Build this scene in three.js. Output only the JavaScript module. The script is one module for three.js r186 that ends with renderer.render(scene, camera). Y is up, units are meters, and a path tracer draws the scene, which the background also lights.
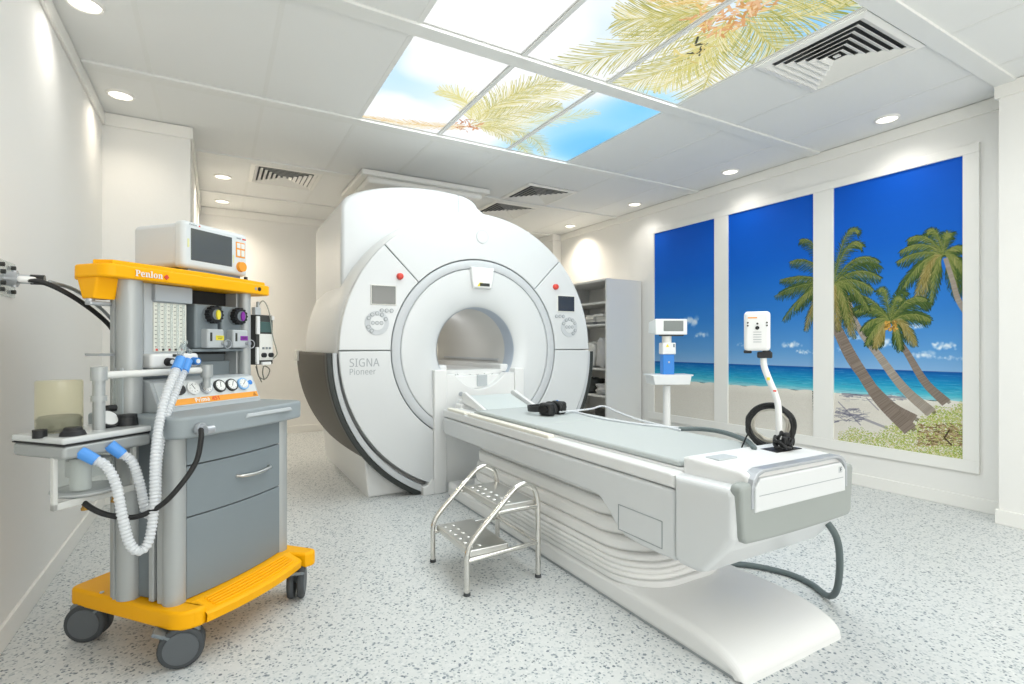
import * as THREE from 'three';
import { RoundedBoxGeometry } from 'three/addons/geometries/RoundedBoxGeometry.js';
import { TextGeometry } from 'three/addons/geometries/TextGeometry.js';
import { FontLoader } from 'three/addons/loaders/FontLoader.js';
import { mergeGeometries } from 'three/addons/utils/BufferGeometryUtils.js';
import { RectAreaLightUniformsLib } from 'three/addons/lights/RectAreaLightUniformsLib.js';

// ------------------------------------------------------------------ camera, light, exposure
const scene = new THREE.Scene();
scene.background = new THREE.Color(0x000000);
const FPX = 519, EYE = 1.10, HORIZON = 345, YAW = Math.atan2(297, 519);
const camera = new THREE.PerspectiveCamera(2 * Math.atan(342 / FPX) * 180 / Math.PI, 1024 / 684, 0.05, 60);
camera.position.set(0, EYE, 0);
camera.rotation.set(0, -YAW, 0);
camera.setViewOffset(1024, 684, 0, -(HORIZON - 342), 1024, 684);
const renderer = new THREE.WebGLRenderer({ antialias: true });
renderer.toneMapping = THREE.LinearToneMapping;
renderer.toneMappingExposure = 2.25;
renderer.shadowMap.enabled = true;
RectAreaLightUniformsLib.init();
const SKY_PANEL_LIGHT = 1.25, SKY_PANEL_COLOR = new THREE.Color().setRGB(0.93, 0.985, 1.0), SKY_PANEL_GLOW = 0.46;
const UNSEEN_WINDOW_LIGHT = 1.5;  // strength of the unseen window behind the camera
const SPOT_POWER = 0.46, SPOT_FAR = 2.4, SPOT_WARM = new THREE.Color().setRGB(1.0, 0.89, 0.74), SPOT_NEUTRAL = new THREE.Color().setRGB(1.0, 0.96, 0.90);

// ------------------------------------------------------------------ helpers
let seed = 12345;
const rnd = (a = 0, b = 1) => { seed = (seed * 1664525 + 1013904223) >>> 0; return a + (b - a) * seed / 4294967296; };
const V = (x, y, z) => new THREE.Vector3(x, y, z);
const RAD = Math.PI / 180;
const FW = V(Math.sin(YAW), 0, -Math.cos(YAW)), RT = V(Math.cos(YAW), 0, Math.sin(YAW));
const ray = (u, v) => FW.clone().multiplyScalar(FPX).addScaledVector(RT, u - 512).add(V(0, HORIZON - v, 0));
const onX = (u, v, x) => { const d = ray(u, v); return d.multiplyScalar(x / d.x).add(V(0, EYE, 0)); };
const onY = (u, v, y) => { const d = ray(u, v); return d.multiplyScalar((y - EYE) / d.y).add(V(0, EYE, 0)); };
const onZ = (u, v, z) => { const d = ray(u, v); return d.multiplyScalar(z / d.z).add(V(0, EYE, 0)); };

const used = new Map();
const numbered = (n) => { const k = used.get(n) || 0; used.set(n, k + 1); return k ? n + '_' + String(k).padStart(3, '0') : n; };
const flat = (list) => list.flat(9).map((g) => { const h = g.index ? g.toNonIndexed() : g; for (const k of Object.keys(h.attributes)) if (!['position', 'normal', 'uv'].includes(k)) h.deleteAttribute(k); return h; });
function obj(name, geo, mat, parent = scene) {
  const g = Array.isArray(geo) ? mergeGeometries(flat(geo)) : geo;
  const m = new THREE.Mesh(g, mat); m.name = parent === scene ? numbered(name) : name;
  m.castShadow = m.receiveShadow = true; parent.add(m); return m;
}
function tag(o, label, category, group) { o.userData.label = label; o.userData.category = category; if (group) o.userData.group = group; return o; }
function thing(name, label, category, pos = [0, 0, 0], turn = 0, group) {
  const o = new THREE.Group(); o.name = numbered(name); o.position.set(...pos); o.rotation.y = turn; scene.add(o); return tag(o, label, category, group);
}
function struct(name, geo, mat, label, category) {
  const o = geo ? obj(name, geo, mat) : new THREE.Group();
  if (!geo) { o.name = numbered(name); scene.add(o); }
  o.userData.kind = 'structure'; if (label) o.userData.label = label; if (category) o.userData.category = category; return o;
}
const rb = (w, h, d, r, x = 0, y = 0, z = 0, s = 3) => new RoundedBoxGeometry(w, h, d, s, Math.min(r, w / 2.02, h / 2.02, d / 2.02)).translate(x, y, z);
const bx = (w, h, d, x = 0, y = 0, z = 0) => new THREE.BoxGeometry(w, h, d).translate(x, y, z);
const span = (x0, x1, y0, y1, z0, z1, r = 0) => r ? rb(x1 - x0, y1 - y0, z1 - z0, r, (x0 + x1) / 2, (y0 + y1) / 2, (z0 + z1) / 2) : bx(x1 - x0, y1 - y0, z1 - z0, (x0 + x1) / 2, (y0 + y1) / 2, (z0 + z1) / 2);
const cy = (r0, r1, h, x = 0, y = 0, z = 0, seg = 32) => new THREE.CylinderGeometry(r0, r1, h, seg).translate(x, y, z);
const cyz = (r0, r1, h, x = 0, y = 0, z = 0, seg = 32) => new THREE.CylinderGeometry(r0, r1, h, seg).rotateX(Math.PI / 2).translate(x, y, z);
const cyx = (r0, r1, h, x = 0, y = 0, z = 0, seg = 32) => new THREE.CylinderGeometry(r0, r1, h, seg).rotateZ(-Math.PI / 2).translate(x, y, z);
const lathe = (pts, seg = 48) => new THREE.LatheGeometry(pts.map((p) => new THREE.Vector2(p[0], p[1])), seg);
const curve = (pts, tension = 0.5, closed = false) => new THREE.CatmullRomCurve3(pts.map((p) => p.isVector3 ? p : V(...p)), closed, 'catmullrom', tension);
const tube = (pts, r, n = 60, rs = 10, closed = false, tension = 0.5) => new THREE.TubeGeometry(curve(pts, tension, closed), n, r, rs, closed);
function capped(pts, r, n = 60, rs = 10) { const p = pts.map((q) => q.isVector3 ? q : V(...q)); return [tube(p, r, n, rs), new THREE.SphereGeometry(r, rs, 6).translate(p[0].x, p[0].y, p[0].z), new THREE.SphereGeometry(r, rs, 6).translate(p.at(-1).x, p.at(-1).y, p.at(-1).z)]; }
function ribbed(pts, r, ribs, depth = 0.16, rs = 16) {          // corrugated hose
  const c = curve(pts), n = ribs * 6, fr = c.computeFrenetFrames(n, false), pos = [], idx = [], P = V();
  for (let i = 0; i <= n; i++) {
    c.getPointAt(i / n, P); const R = r * (1 + depth * Math.cos(i / 6 * 2 * Math.PI));
    for (let j = 0; j < rs; j++) { const a = j / rs * 2 * Math.PI; pos.push(P.x + R * (Math.cos(a) * fr.normals[i].x + Math.sin(a) * fr.binormals[i].x), P.y + R * (Math.cos(a) * fr.normals[i].y + Math.sin(a) * fr.binormals[i].y), P.z + R * (Math.cos(a) * fr.normals[i].z + Math.sin(a) * fr.binormals[i].z)); }
  }
  for (let i = 0; i < n; i++) for (let j = 0; j < rs; j++) { const a = i * rs + j, b = i * rs + (j + 1) % rs; idx.push(a, b, a + rs, b, b + rs, a + rs); }
  const g = new THREE.BufferGeometry(); g.setAttribute('position', new THREE.Float32BufferAttribute(pos, 3)); g.setAttribute('uv', new THREE.Float32BufferAttribute(new Float32Array(pos.length / 3 * 2), 2)); g.setIndex(idx); g.computeVertexNormals(); return g;
}
const shp = (pts) => new THREE.Shape(pts.map((p) => new THREE.Vector2(p[0], p[1])));
function roundRect(x0, x1, y0, y1, r) {
  const s = new THREE.Shape(); s.moveTo(x0 + r, y0); s.lineTo(x1 - r, y0); s.absarc(x1 - r, y0 + r, r, -Math.PI / 2, 0); s.lineTo(x1, y1 - r); s.absarc(x1 - r, y1 - r, r, 0, Math.PI / 2);
  s.lineTo(x0 + r, y1); s.absarc(x0 + r, y1 - r, r, Math.PI / 2, Math.PI); s.lineTo(x0, y0 + r); s.absarc(x0 + r, y0 + r, r, Math.PI, 1.5 * Math.PI); return s;
}
// extruded from z = 0 to z = depth, bevel kept inside that depth
const ext = (s, depth, b = 0, seg = 3, cs = 24) => new THREE.ExtrudeGeometry(s, { depth: depth - 2 * b, bevelEnabled: b > 0, bevelSize: b, bevelThickness: b, bevelOffset: -b, bevelSegments: seg, curveSegments: cs }).translate(0, 0, b);
// profile given as (z, y), swept along x from x0 to x1
const sweepX = (pts, x0, x1, b = 0, seg = 3) => ext(shp(pts.map(([z, y]) => [-z, y])), x1 - x0, b, seg).rotateY(Math.PI / 2).translate(x0, 0, 0);
function quad(a, b, c, d) {        // corners counter-clockwise from uv 0,0
  const g = new THREE.BufferGeometry(); g.setAttribute('position', new THREE.Float32BufferAttribute([...a, ...b, ...c, ...a, ...c, ...d], 3));
  g.setAttribute('uv', new THREE.Float32BufferAttribute([0, 0, 1, 0, 1, 1, 0, 0, 1, 1, 0, 1], 2)); g.computeVertexNormals(); return g;
}
function metric(g) {               // box-projected uv in metres
  const p = g.attributes.position, n = g.attributes.normal, uv = new Float32Array(p.count * 2);
  for (let i = 0; i < p.count; i++) { const ax = Math.abs(n.getX(i)), ay = Math.abs(n.getY(i)), az = Math.abs(n.getZ(i)); const [a, b] = ay >= ax && ay >= az ? [p.getX(i), p.getZ(i)] : ax >= az ? [p.getZ(i), p.getY(i)] : [p.getX(i), p.getY(i)]; uv[2 * i] = a; uv[2 * i + 1] = b; }
  g.setAttribute('uv', new THREE.BufferAttribute(uv, 2)); return g;
}
const sectorShape = (r0, r1, a0, a1) => { const s = new THREE.Shape(); s.absarc(0, 0, r1, a0, a1, false); s.absarc(0, 0, r0, a1, a0, true); s.closePath(); return s; };

// ------------------------------------------------------------------ textures and materials
function canvas(w, h) { const c = document.createElement('canvas'); c.width = w; c.height = h; return [c, c.getContext('2d')]; }
function ctex(c, color = true) { const t = new THREE.CanvasTexture(c); if (color) t.colorSpace = THREE.SRGBColorSpace; t.magFilter = THREE.LinearFilter; t.wrapS = t.wrapT = THREE.RepeatWrapping; return t; }
function noiseTex(size, fine, coarse, rep) {     // grey relief noise
  const d = new Uint8Array(size * size * 4), g = []; const n = 32; for (let i = 0; i < n * n; i++) g.push(rnd());
  const sm = (x, y, k) => { const X = x * k, Y = y * k, xi = Math.floor(X), yi = Math.floor(Y), fx = X - xi, fy = Y - yi, q = (a, b) => g[((b % k + k) % k % n) * n + ((a % k + k) % k % n)], s = fx * fx * (3 - 2 * fx), t = fy * fy * (3 - 2 * fy); return (q(xi, yi) * (1 - s) + q(xi + 1, yi) * s) * (1 - t) + (q(xi, yi + 1) * (1 - s) + q(xi + 1, yi + 1) * s) * t; };
  for (let y = 0; y < size; y++) for (let x = 0; x < size; x++) { const v = 128 + fine * (rnd() - 0.5) + coarse * (sm(x / size, y / size, 8) + 0.5 * sm(x / size, y / size, 27) - 0.75), i = (y * size + x) * 4; d[i] = d[i + 1] = d[i + 2] = Math.max(0, Math.min(255, v)); d[i + 3] = 255; }
  const t = new THREE.DataTexture(d, size, size); t.magFilter = THREE.LinearFilter; t.wrapS = t.wrapT = THREE.RepeatWrapping; t.repeat.set(rep, rep); t.needsUpdate = true; return t;
}
const paintBump = noiseTex(512, 90, 120, 2.2), tileBump = noiseTex(512, 220, 60, 2.0), clothBump = noiseTex(512, 200, 40, 6);
const std = (hex, rough = 0.5, metal = 0, more = {}) => new THREE.MeshStandardMaterial({ color: hex, roughness: rough, metalness: metal, ...more });
const phy = (o) => new THREE.MeshPhysicalMaterial(o);
const M = {
  wall: std(0xf1f0ec, 0.55, 0, { bumpMap: paintBump, bumpScale: 0.0006 }),
  trim: std(0xf2f1ec, 0.35),
  tile: std(0xeeefed, 0.9, 0, { bumpMap: tileBump, bumpScale: 0.0008 }),
  grid: std(0xeaebe8, 0.5),
  white: phy({ color: 0xd9dcdd, roughness: 0.34, clearcoat: 0.35, clearcoatRoughness: 0.18 }),
  white2: phy({ color: 0xe8e9e8, roughness: 0.4, clearcoat: 0.2, clearcoatRoughness: 0.25 }),
  cream: std(0xefece0, 0.45),
  offwhite: std(0xe2e2dc, 0.5),
  ringGrey: std(0xc9cdd0, 0.45),
  seam: std(0xa0a7ab, 0.6),
  boreWall: std(0xdadad7, 0.55),
  boreRing: std(0xb9c4d2, 0.4),
  darkPanel: phy({ color: 0x3f3a30, roughness: 0.42, specularIntensity: 0.35 }),
  darkRim: std(0x2b302e, 0.45),
  silver: std(0xb9bdc2, 0.35, 0.55),
  greyPanel: std(0x9ba19e, 0.5),
  pad: std(0xbcc2c1, 0.62, 0, { bumpMap: clothBump, bumpScale: 0.0003 }),
  bellows: std(0xececea, 0.5),
  screen: phy({ color: 0x565a56, roughness: 0.25, clearcoat: 0.6, clearcoatRoughness: 0.1 }),
  screenBlue: phy({ color: 0x1d2a3c, roughness: 0.22, clearcoat: 0.6, clearcoatRoughness: 0.1 }),
  red: std(0xd8483c, 0.4),
  button: std(0xc4c8ca, 0.5),
  buttonRim: std(0x8d9398, 0.5),
  chrome: std(0xd9d7d2, 0.16, 1.0),
  chromeRough: std(0xd2d1cd, 0.28, 1.0),
  yellow: phy({ color: 0xfcb400, roughness: 0.45, specularIntensity: 0.5 }),
  orange: std(0xf0a030, 0.5),
  machGrey: std(0x7f898e, 0.5),
  machDark: std(0x747d82, 0.5),
  machLight: std(0xb9bfc2, 0.5),
  alu: std(0xafb3b3, 0.45, 0.3),
  wheel: std(0x5b6064, 0.6),
  tyre: std(0x43474a, 0.75),
  black: std(0x17181a, 0.5),
  blackGloss: std(0x121316, 0.25),
  rubber: std(0x1b1c1d, 0.6),
  monitor: std(0xd6dadb, 0.45),
  blueConn: std(0x4f97e6, 0.4),
  blue: std(0x2b7fd2, 0.5),
  hose: phy({ color: 0xf0f3f6, roughness: 0.35, transmission: 0.35, thickness: 0 }),
  clear: phy({ color: 0xeef2f2, roughness: 0.12, transmission: 0.85, thickness: 0, ior: 1.45 }),
  amber: phy({ color: 0xf8f5e4, roughness: 0.1, transmission: 0.9, thickness: 0 }),
  greyHose: std(0x5f6b6c, 0.55),
  mm: std(0xdfe0dd, 0.45),
  violet: std(0x8a2ba0, 0.5),
  lemon: std(0xe8d83a, 0.5),
  brass: std(0xb08a45, 0.35, 0.8),
  cardboard: std(0xd8d8d4, 0.7),
  bag: phy({ color: 0xd9dadb, roughness: 0.4, transmission: 0.2, thickness: 0 }),
  glow: new THREE.MeshStandardMaterial({ color: 0xffffff, emissive: 0xfff6e6, emissiveIntensity: 1.0, roughness: 0.6 }),
  dark: std(0x3a3c3a, 0.8),
  duct: std(0x8f9294, 0.5, 0.4),
};
const FONT = {}; for (const k of ['sans_regular', 'sans_bold', 'serif_bold']) FONT[k] = await new FontLoader().loadAsync('fonts/droid/droid_' + k + '.typeface.json');
function text(s, size, font = 'sans_regular', depth = 0.001) { return new TextGeometry(s, { font: FONT[font], size, depth, curveSegments: 4 }); }

// ------------------------------------------------------------------ the room
const X0 = -0.673, X1 = 4.385, ZB = -7.0, ZF = 2.2, H = 2.70;
function floorTexture() {
  const S = 2048, [c, g] = canvas(S, S); g.fillStyle = '#e2e5e4'; g.fillRect(0, 0, S, S);
  const fleck = (n, r0, r1, cols) => {
    for (let i = 0; i < n; i++) {
      const x = rnd(0, S), y = rnd(0, S), r = rnd(r0, r1), k = 5 + Math.floor(rnd(0, 3)), el = rnd(0.45, 1), a0 = rnd(0, 6.28), pts = [];
      for (let j = 0; j < k; j++) { const a = j / k * 6.283, q = r * rnd(0.6, 1.15); const px = Math.cos(a) * q, py = Math.sin(a) * q * el; pts.push([px * Math.cos(a0) - py * Math.sin(a0), px * Math.sin(a0) + py * Math.cos(a0)]); }
      g.fillStyle = cols[Math.floor(rnd(0, cols.length))];
      for (const dx of x < 20 ? [0, S] : x > S - 20 ? [0, -S] : [0]) for (const dy of y < 20 ? [0, S] : y > S - 20 ? [0, -S] : [0]) { g.beginPath(); pts.forEach(([px, py], j) => j ? g.lineTo(x + px + dx, y + py + dy) : g.moveTo(x + px + dx, y + py + dy)); g.fill(); }
    }
  };
  fleck(26000, 3, 9, ['#eceeed', '#d8dcdc', '#e4e7e6', '#d2d7d8', '#e7e9e8']);
  fleck(11000, 2.5, 7.5, ['#b9c2c5', '#c3cacb', '#aab4b9']);
  fleck(5600, 2.5, 8, ['#7d8a93', '#8f9aa1', '#6e7b85', '#97a1a6']);
  fleck(1200, 2.5, 6, ['#626f79', '#5a6771']);
  return ctex(c);
}
const floorTex = floorTexture(); floorTex.repeat.set(1 / 2.0, 1 / 2.0);
const floorMat = phy({ color: 0xefefef, map: floorTex, roughness: 0.42, clearcoat: 0.18, clearcoatRoughness: 0.35 });
struct('floor', metric(bx(X1 - X0 + 0.4, 0.1, ZF - ZB + 0.4, (X0 + X1) / 2, -0.05, (ZF + ZB) / 2)), floorMat, 'pale vinyl floor with grey and blue flecks', 'floor');
struct('wall_left', metric(span(X0 - 0.15, X0, 0, H + 0.3, ZB - 0.15, ZF + 0.15)), M.wall, 'smooth white wall beside the anaesthesia machine', 'wall');
struct('wall_right', metric(span(X1, X1 + 0.15, 0, H + 0.3, ZB - 0.15, ZF + 0.15)), M.wall, 'white wall that carries the beach prints', 'wall');
struct('wall_back', metric(span(X0, X1, 0, H + 0.3, ZB - 0.15, ZB)), M.wall, 'warm white wall behind the scanner', 'wall');
// the wall behind the camera holds an unseen window that lights camera-facing sides
const WX = [-0.2, 3.6], WY = [0.85, 2.25];
struct('wall_front', [span(X0, WX[0], 0, H + 0.3, ZF, ZF + 0.15), span(WX[1], X1, 0, H + 0.3, ZF, ZF + 0.15), span(WX[0], WX[1], 0, WY[0], ZF, ZF + 0.15), span(WX[0], WX[1], WY[1], H + 0.3, ZF, ZF + 0.15)].map(metric), M.wall, 'white wall facing the scanner with an unseen wide bright window', 'wall');
const unseenWin = struct('window_1', null, null, 'unseen wide bright window behind the camera, lighting the sides turned to it', 'window');
obj('unseen_window_frame', [span(WX[0], WX[1], WY[0], WY[0] + 0.05, ZF, ZF + 0.1, 0.005), span(WX[0], WX[1], WY[1] - 0.05, WY[1], ZF, ZF + 0.1, 0.005), span(WX[0], WX[0] + 0.05, WY[0], WY[1], ZF, ZF + 0.1, 0.005), span(WX[1] - 0.05, WX[1], WY[0], WY[1], ZF, ZF + 0.1, 0.005)], M.trim, unseenWin);
obj('unseen_lit_pane', span(WX[0] + 0.04, WX[1] - 0.04, WY[0] + 0.04, WY[1] - 0.04, ZF + 0.06, ZF + 0.07), new THREE.MeshStandardMaterial({ color: 0xffffff, emissive: 0xfffaf2, emissiveIntensity: 0.5 }), unseenWin);
{ const l = new THREE.RectAreaLight(new THREE.Color().setRGB(1, 0.985, 0.955), UNSEEN_WINDOW_LIGHT, WX[1] - WX[0] - 0.12, WY[1] - WY[0] - 0.12); l.name = 'unseen_window_light'; l.position.set((WX[0] + WX[1]) / 2, (WY[0] + WY[1]) / 2, ZF + 0.05); unseenWin.add(l); }
struct('wall_jut', metric(span(X0, -0.158, 0, H + 0.3, ZB, -4.50)), M.wall, 'boxed-out white wall corner behind the anaesthesia machine', 'wall');
struct('wall_pier', metric(span(4.190, X1, 0, H + 0.3, -1.285, ZF)), M.wall, 'white wall pier at the end of the beach prints', 'wall');
struct('wall_pilaster', metric(span(4.24, X1, 0, H + 0.3, ZB, -6.22)), M.wall, 'white wall pilaster in the far corner beyond the shelving', 'wall');
// skirting and cornice boards
const boards = (h0, h1, t) => ({ left: span(X0, X0 + t, h0, h1, -4.50, ZF, 0.004), jut: [span(X0, -0.158, h0, h1, -4.50, -4.50 + t, 0.004), span(-0.158, -0.158 + t, h0, h1, ZB, -4.50 + t, 0.004)], back: span(-0.158 + t, 4.24, h0, h1, ZB, ZB + t, 0.004), right: span(X1 - t, X1, h0, h1, -6.22 + t, -1.285 - t, 0.004), pier: [span(4.190 - t, 4.190, h0, h1, -1.285 - t, ZF, 0.004), span(4.190, X1, h0, h1, -1.285 - t, -1.285, 0.004)], pilaster: [span(4.24 - t, 4.24, h0, h1, ZB + t, -6.22 + t, 0.004), span(4.24, X1, h0, h1, -6.22, -6.22 + t, 0.004)] });
for (const [k, g] of Object.entries(boards(0, 0.09, 0.015))) struct('baseboard_' + k, [g].flat(), M.trim, 'low white skirting board', 'skirting board');
let tn = 0; for (const g of Object.values(boards(H - 0.085, H, 0.018))) struct('trim_' + (++tn), [g].flat(), M.trim, 'flat white cornice board under the ceiling', 'cornice');
// ceiling of lay-in tiles on a broad-barred grid
const ceiling = struct('ceiling', null, null, 'white ceiling of lay-in tiles in a broad-barred grid', 'ceiling');
obj('ceiling_slab', span(X0 - 0.15, X1 + 0.15, H + 0.25, H + 0.35, ZB - 0.15, ZF + 0.15), M.tile, ceiling);
const gx = []; for (let k = -3; k <= 6; k++) gx.push(0.88 + 0.605 * k);
const XS = [X0, -0.33, 0.275, 0.88, 1.485, 2.09, 2.695, 3.30, 3.905, X1], ZS = [ZB, -6.29, -5.03, -3.77, -2.52, -1.25, 0.01, 1.27, ZF];
const inBox = (x, z, b) => x > b[0] && x < b[1] && z > b[2] && z < b[3];
const SKYBOX = [0.88, 2.695, -3.77, 0.01], VENTS = [[2.70, 3.295, -1.905, -1.305], [0.28, 0.875, -5.69, -5.09], [2.70, 3.295, -4.97, -4.37], [2.70, 3.295, -5.69, -5.09]];
for (let j = 0; j < ZS.length - 1; j++) for (let i = 0; i < XS.length - 1; i++) {
  const x0 = XS[i], x1 = XS[i + 1], z0 = ZS[j], z1 = ZS[j + 1], mx = (x0 + x1) / 2, mz = (z0 + z1) / 2;
  if (inBox(mx, mz, SKYBOX)) continue;
  const v = VENTS.find((b) => b[0] > x0 - 0.01 && b[1] < x1 + 0.01 && b[2] > z0 - 0.01 && b[3] < z1 + 0.01);
  for (const [a, b] of v ? [[z0, v[2]], [v[3], z1]] : [[z0, z1]]) if (b - a > 0.08) obj('ceiling_tile', metric(rb(x1 - x0 - 0.012, 0.016, b - a - 0.012, 0.004, mx, H + 0.012, (a + b) / 2, 2)), M.tile, ceiling);
}
for (const z of ZS.slice(1, -1)) obj('grid_bar', rb(X1 - X0 - 0.04, 0.02, 0.10, 0.003, (X0 + X1) / 2, H, z, 2), M.grid, ceiling);
for (const x of XS.slice(1, -1)) obj('grid_bar', span(x - 0.012, x + 0.012, H + 0.002, H + 0.014, ZB, ZF), M.grid, ceiling);

// ------------------------------------------------------------------ luminous sky panels
function leaflets(g, C, L, cols, w, spread, droop, toCanvas, fine = 46) {      // one frond: a rib with leaflets on both sides, drawn in metres
  const [a, b, c] = C, at = (t) => [(1 - t) * (1 - t) * a[0] + 2 * t * (1 - t) * b[0] + t * t * c[0], (1 - t) * (1 - t) * a[1] + 2 * t * (1 - t) * b[1] + t * t * c[1]];
  const n = fine;
  for (let i = 3; i <= n; i++) {
    const t = i / n, p = at(t), q = at(Math.min(1, t + 0.02)), o = at(t - 0.02); let dx = q[0] - o[0], dy = q[1] - o[1]; const l = Math.hypot(dx, dy) || 1; dx /= l; dy /= l;
    for (const s of [-1, 1]) {
      const len = L * Math.sin(Math.PI * Math.min(1, 0.18 + t * 0.82)) ** 0.6 * rnd(0.75, 1.1) + L * 0.12, e = spread + rnd(-0.12, 0.12);
      const ex = p[0] + len * (dx * Math.cos(e) - s * dy * Math.sin(e)), ey = p[1] + len * (dy * Math.cos(e) + s * dx * Math.sin(e)) + droop * len;
      const [X0_, Y0_] = toCanvas(...p), [X1_, Y1_] = toCanvas(ex, ey), [Xm, Ym] = toCanvas((p[0] + ex) / 2 + dx * len * 0.08, (p[1] + ey) / 2 + dy * len * 0.08 - droop * len * 0.12);
      g.strokeStyle = cols[Math.floor(rnd(0, cols.length))]; g.lineWidth = w * rnd(0.6, 1.1); g.lineCap = 'round'; g.beginPath(); g.moveTo(X0_, Y0_); g.quadraticCurveTo(Xm, Ym, X1_, Y1_); g.stroke();
    }
  }
  g.strokeStyle = cols[0]; g.lineWidth = w * 1.5; g.beginPath(); g.moveTo(...toCanvas(...a)); g.quadraticCurveTo(...toCanvas(...b), ...toCanvas(...c)); g.stroke();
}
function cloud(g, x, y, w, h, alpha, toCanvas, S, col = '255,255,255') {
  for (let i = 0; i < 46; i++) { const [X, Y] = toCanvas(x + w * (rnd() + rnd() - 1), y + h * (rnd() + rnd() - 1)), r = S * Math.min(w, h * 1.6) * rnd(0.18, 0.5), gr = g.createRadialGradient(X, Y, 0, X, Y, r); gr.addColorStop(0, `rgba(${col},${alpha})`); gr.addColorStop(1, `rgba(${col},0)`); g.fillStyle = gr; g.fillRect(X - r, Y - r, 2 * r, 2 * r); }
}
function skyPrint(x0, x1, z0, z1) {
  seed = 777;                                             // the six prints show one continuous picture
  const S = 900, [c, g] = canvas(Math.round((x1 - x0) * S), Math.round((z1 - z0) * S)), T = (x, z) => [(x - x0) * S, (z - z0) * S], P = (u, v) => { const p = onY(u, v, H); return [p.x, p.z]; };
  g.fillStyle = '#f6fbff'; g.fillRect(0, 0, c.width, c.height);
  const wash = (u, v, r, col, a) => { const [X, Y] = T(...P(u, v)), R = r * S, gr = g.createRadialGradient(X, Y, 0, X, Y, R); gr.addColorStop(0, `rgba(${col},${a})`); gr.addColorStop(0.5, `rgba(${col},${a * 0.7})`); gr.addColorStop(1, `rgba(${col},0)`); g.fillStyle = gr; g.fillRect(0, 0, c.width, c.height); };
  wash(600, 140, 0.75, '120,205,250', 1); wash(590, 150, 0.4, '90,190,250', 0.9); wash(400, 80, 0.5, '190,228,255', 0.9); wash(640, 110, 0.35, '120,205,255', 0.9); wash(820, 20, 0.55, '130,200,250', 0.9); wash(520, 150, 0.3, '150,215,255', 0.8); wash(570, 40, 0.4, '200,232,255', 0.8);
  for (const [u, v, w, h, a] of [[390, 108, 0.35, 0.2, 0.6], [470, 70, 0.4, 0.3, 0.6], [500, 20, 0.6, 0.4, 0.7], [440, 40, 0.3, 0.2, 0.5]]) { const p = P(u, v); cloud(g, p[0], p[1], w, h, a, T, S); }
  const olive = ['#b0ad52', '#a3a54c', '#c9c06c', '#bcb75e', '#999c44', '#d9ce86', '#ece2aa'], pale = ['#e2d888', '#eadf9c', '#d6cd74', '#f4ecc0', '#cdc868'], gold = ['#e3b860', '#ebc878', '#d9a850', '#f0dca4'];
  const F = (a, b, c2, L, cols, w = 7, sp = 0.72) => { const Z = [P(...a), P(...b), P(...c2)]; leaflets(g, Z, L, cols, w * 0.5, sp, 0, T, 64); leaflets(g, Z, L * 0.75, [...cols.slice(2), '#f3ecc4'], w * 0.32, sp * 0.85, 0, T, 50); };
  // far palm
  F([472, 128], [420, 130], [362, 118], 0.10, gold); F([470, 126], [500, 130], [598, 114], 0.20, pale); F([472, 125], [500, 95], [585, 92], 0.22, pale); F([478, 122], [500, 96], [560, 80], 0.20, olive);
  F([470, 124], [478, 100], [440, 92], 0.16, pale); F([474, 128], [540, 128], [545, 157], 0.13, olive); F([476, 127], [520, 140], [530, 158], 0.11, olive); F([470, 126], [520, 112], [560, 108], 0.16, olive);
  // near palm
  F([728, 14], [660, 45], [552, 75], 0.27, olive, 9); F([728, 10], [680, 20], [618, 22], 0.24, olive, 9); F([730, 18], [690, 70], [615, 90], 0.27, olive, 9); F([735, 20], [715, 60], [700, 100], 0.30, olive, 9); F([740, 14], [800, 30], [880, -4], 0.30, olive, 9); F([740, 16], [770, 50], [790, 60], 0.26, olive, 9); F([735, 18], [700, 70], [655, 92], 0.2, pale, 8); F([735, 5], [800, -5], [850, -20], 0.3, olive, 9); F([730, 5], [700, -10], [680, -20], 0.26, gold, 9);
  const core = (u, v, n, r, cols) => { for (let i = 0; i < n; i++) { const p = P(u, v), [X, Y] = T(p[0] + rnd(-r, r), p[1] + rnd(-r, r)); g.strokeStyle = cols[i % cols.length]; g.lineWidth = rnd(5, 15); g.beginPath(); g.moveTo(X, Y); g.lineTo(X + rnd(-45, 45), Y + rnd(-45, 45)); g.stroke(); } };
  core(468, 127, 30, 0.10, ['#c98a5a', '#b5703c', '#d9a070']); core(728, 16, 170, 0.15, ['#e6b98a', '#dba46c', '#f2d0a4', '#e8c478', '#cf9a58']); core(698, 50, 10, 0.05, ['#5b5a3a', '#3f4030']); core(690, 52, 24, 0.1, ['#e6d58a', '#d2bf70']);
  return ctex(c);
}
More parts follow.
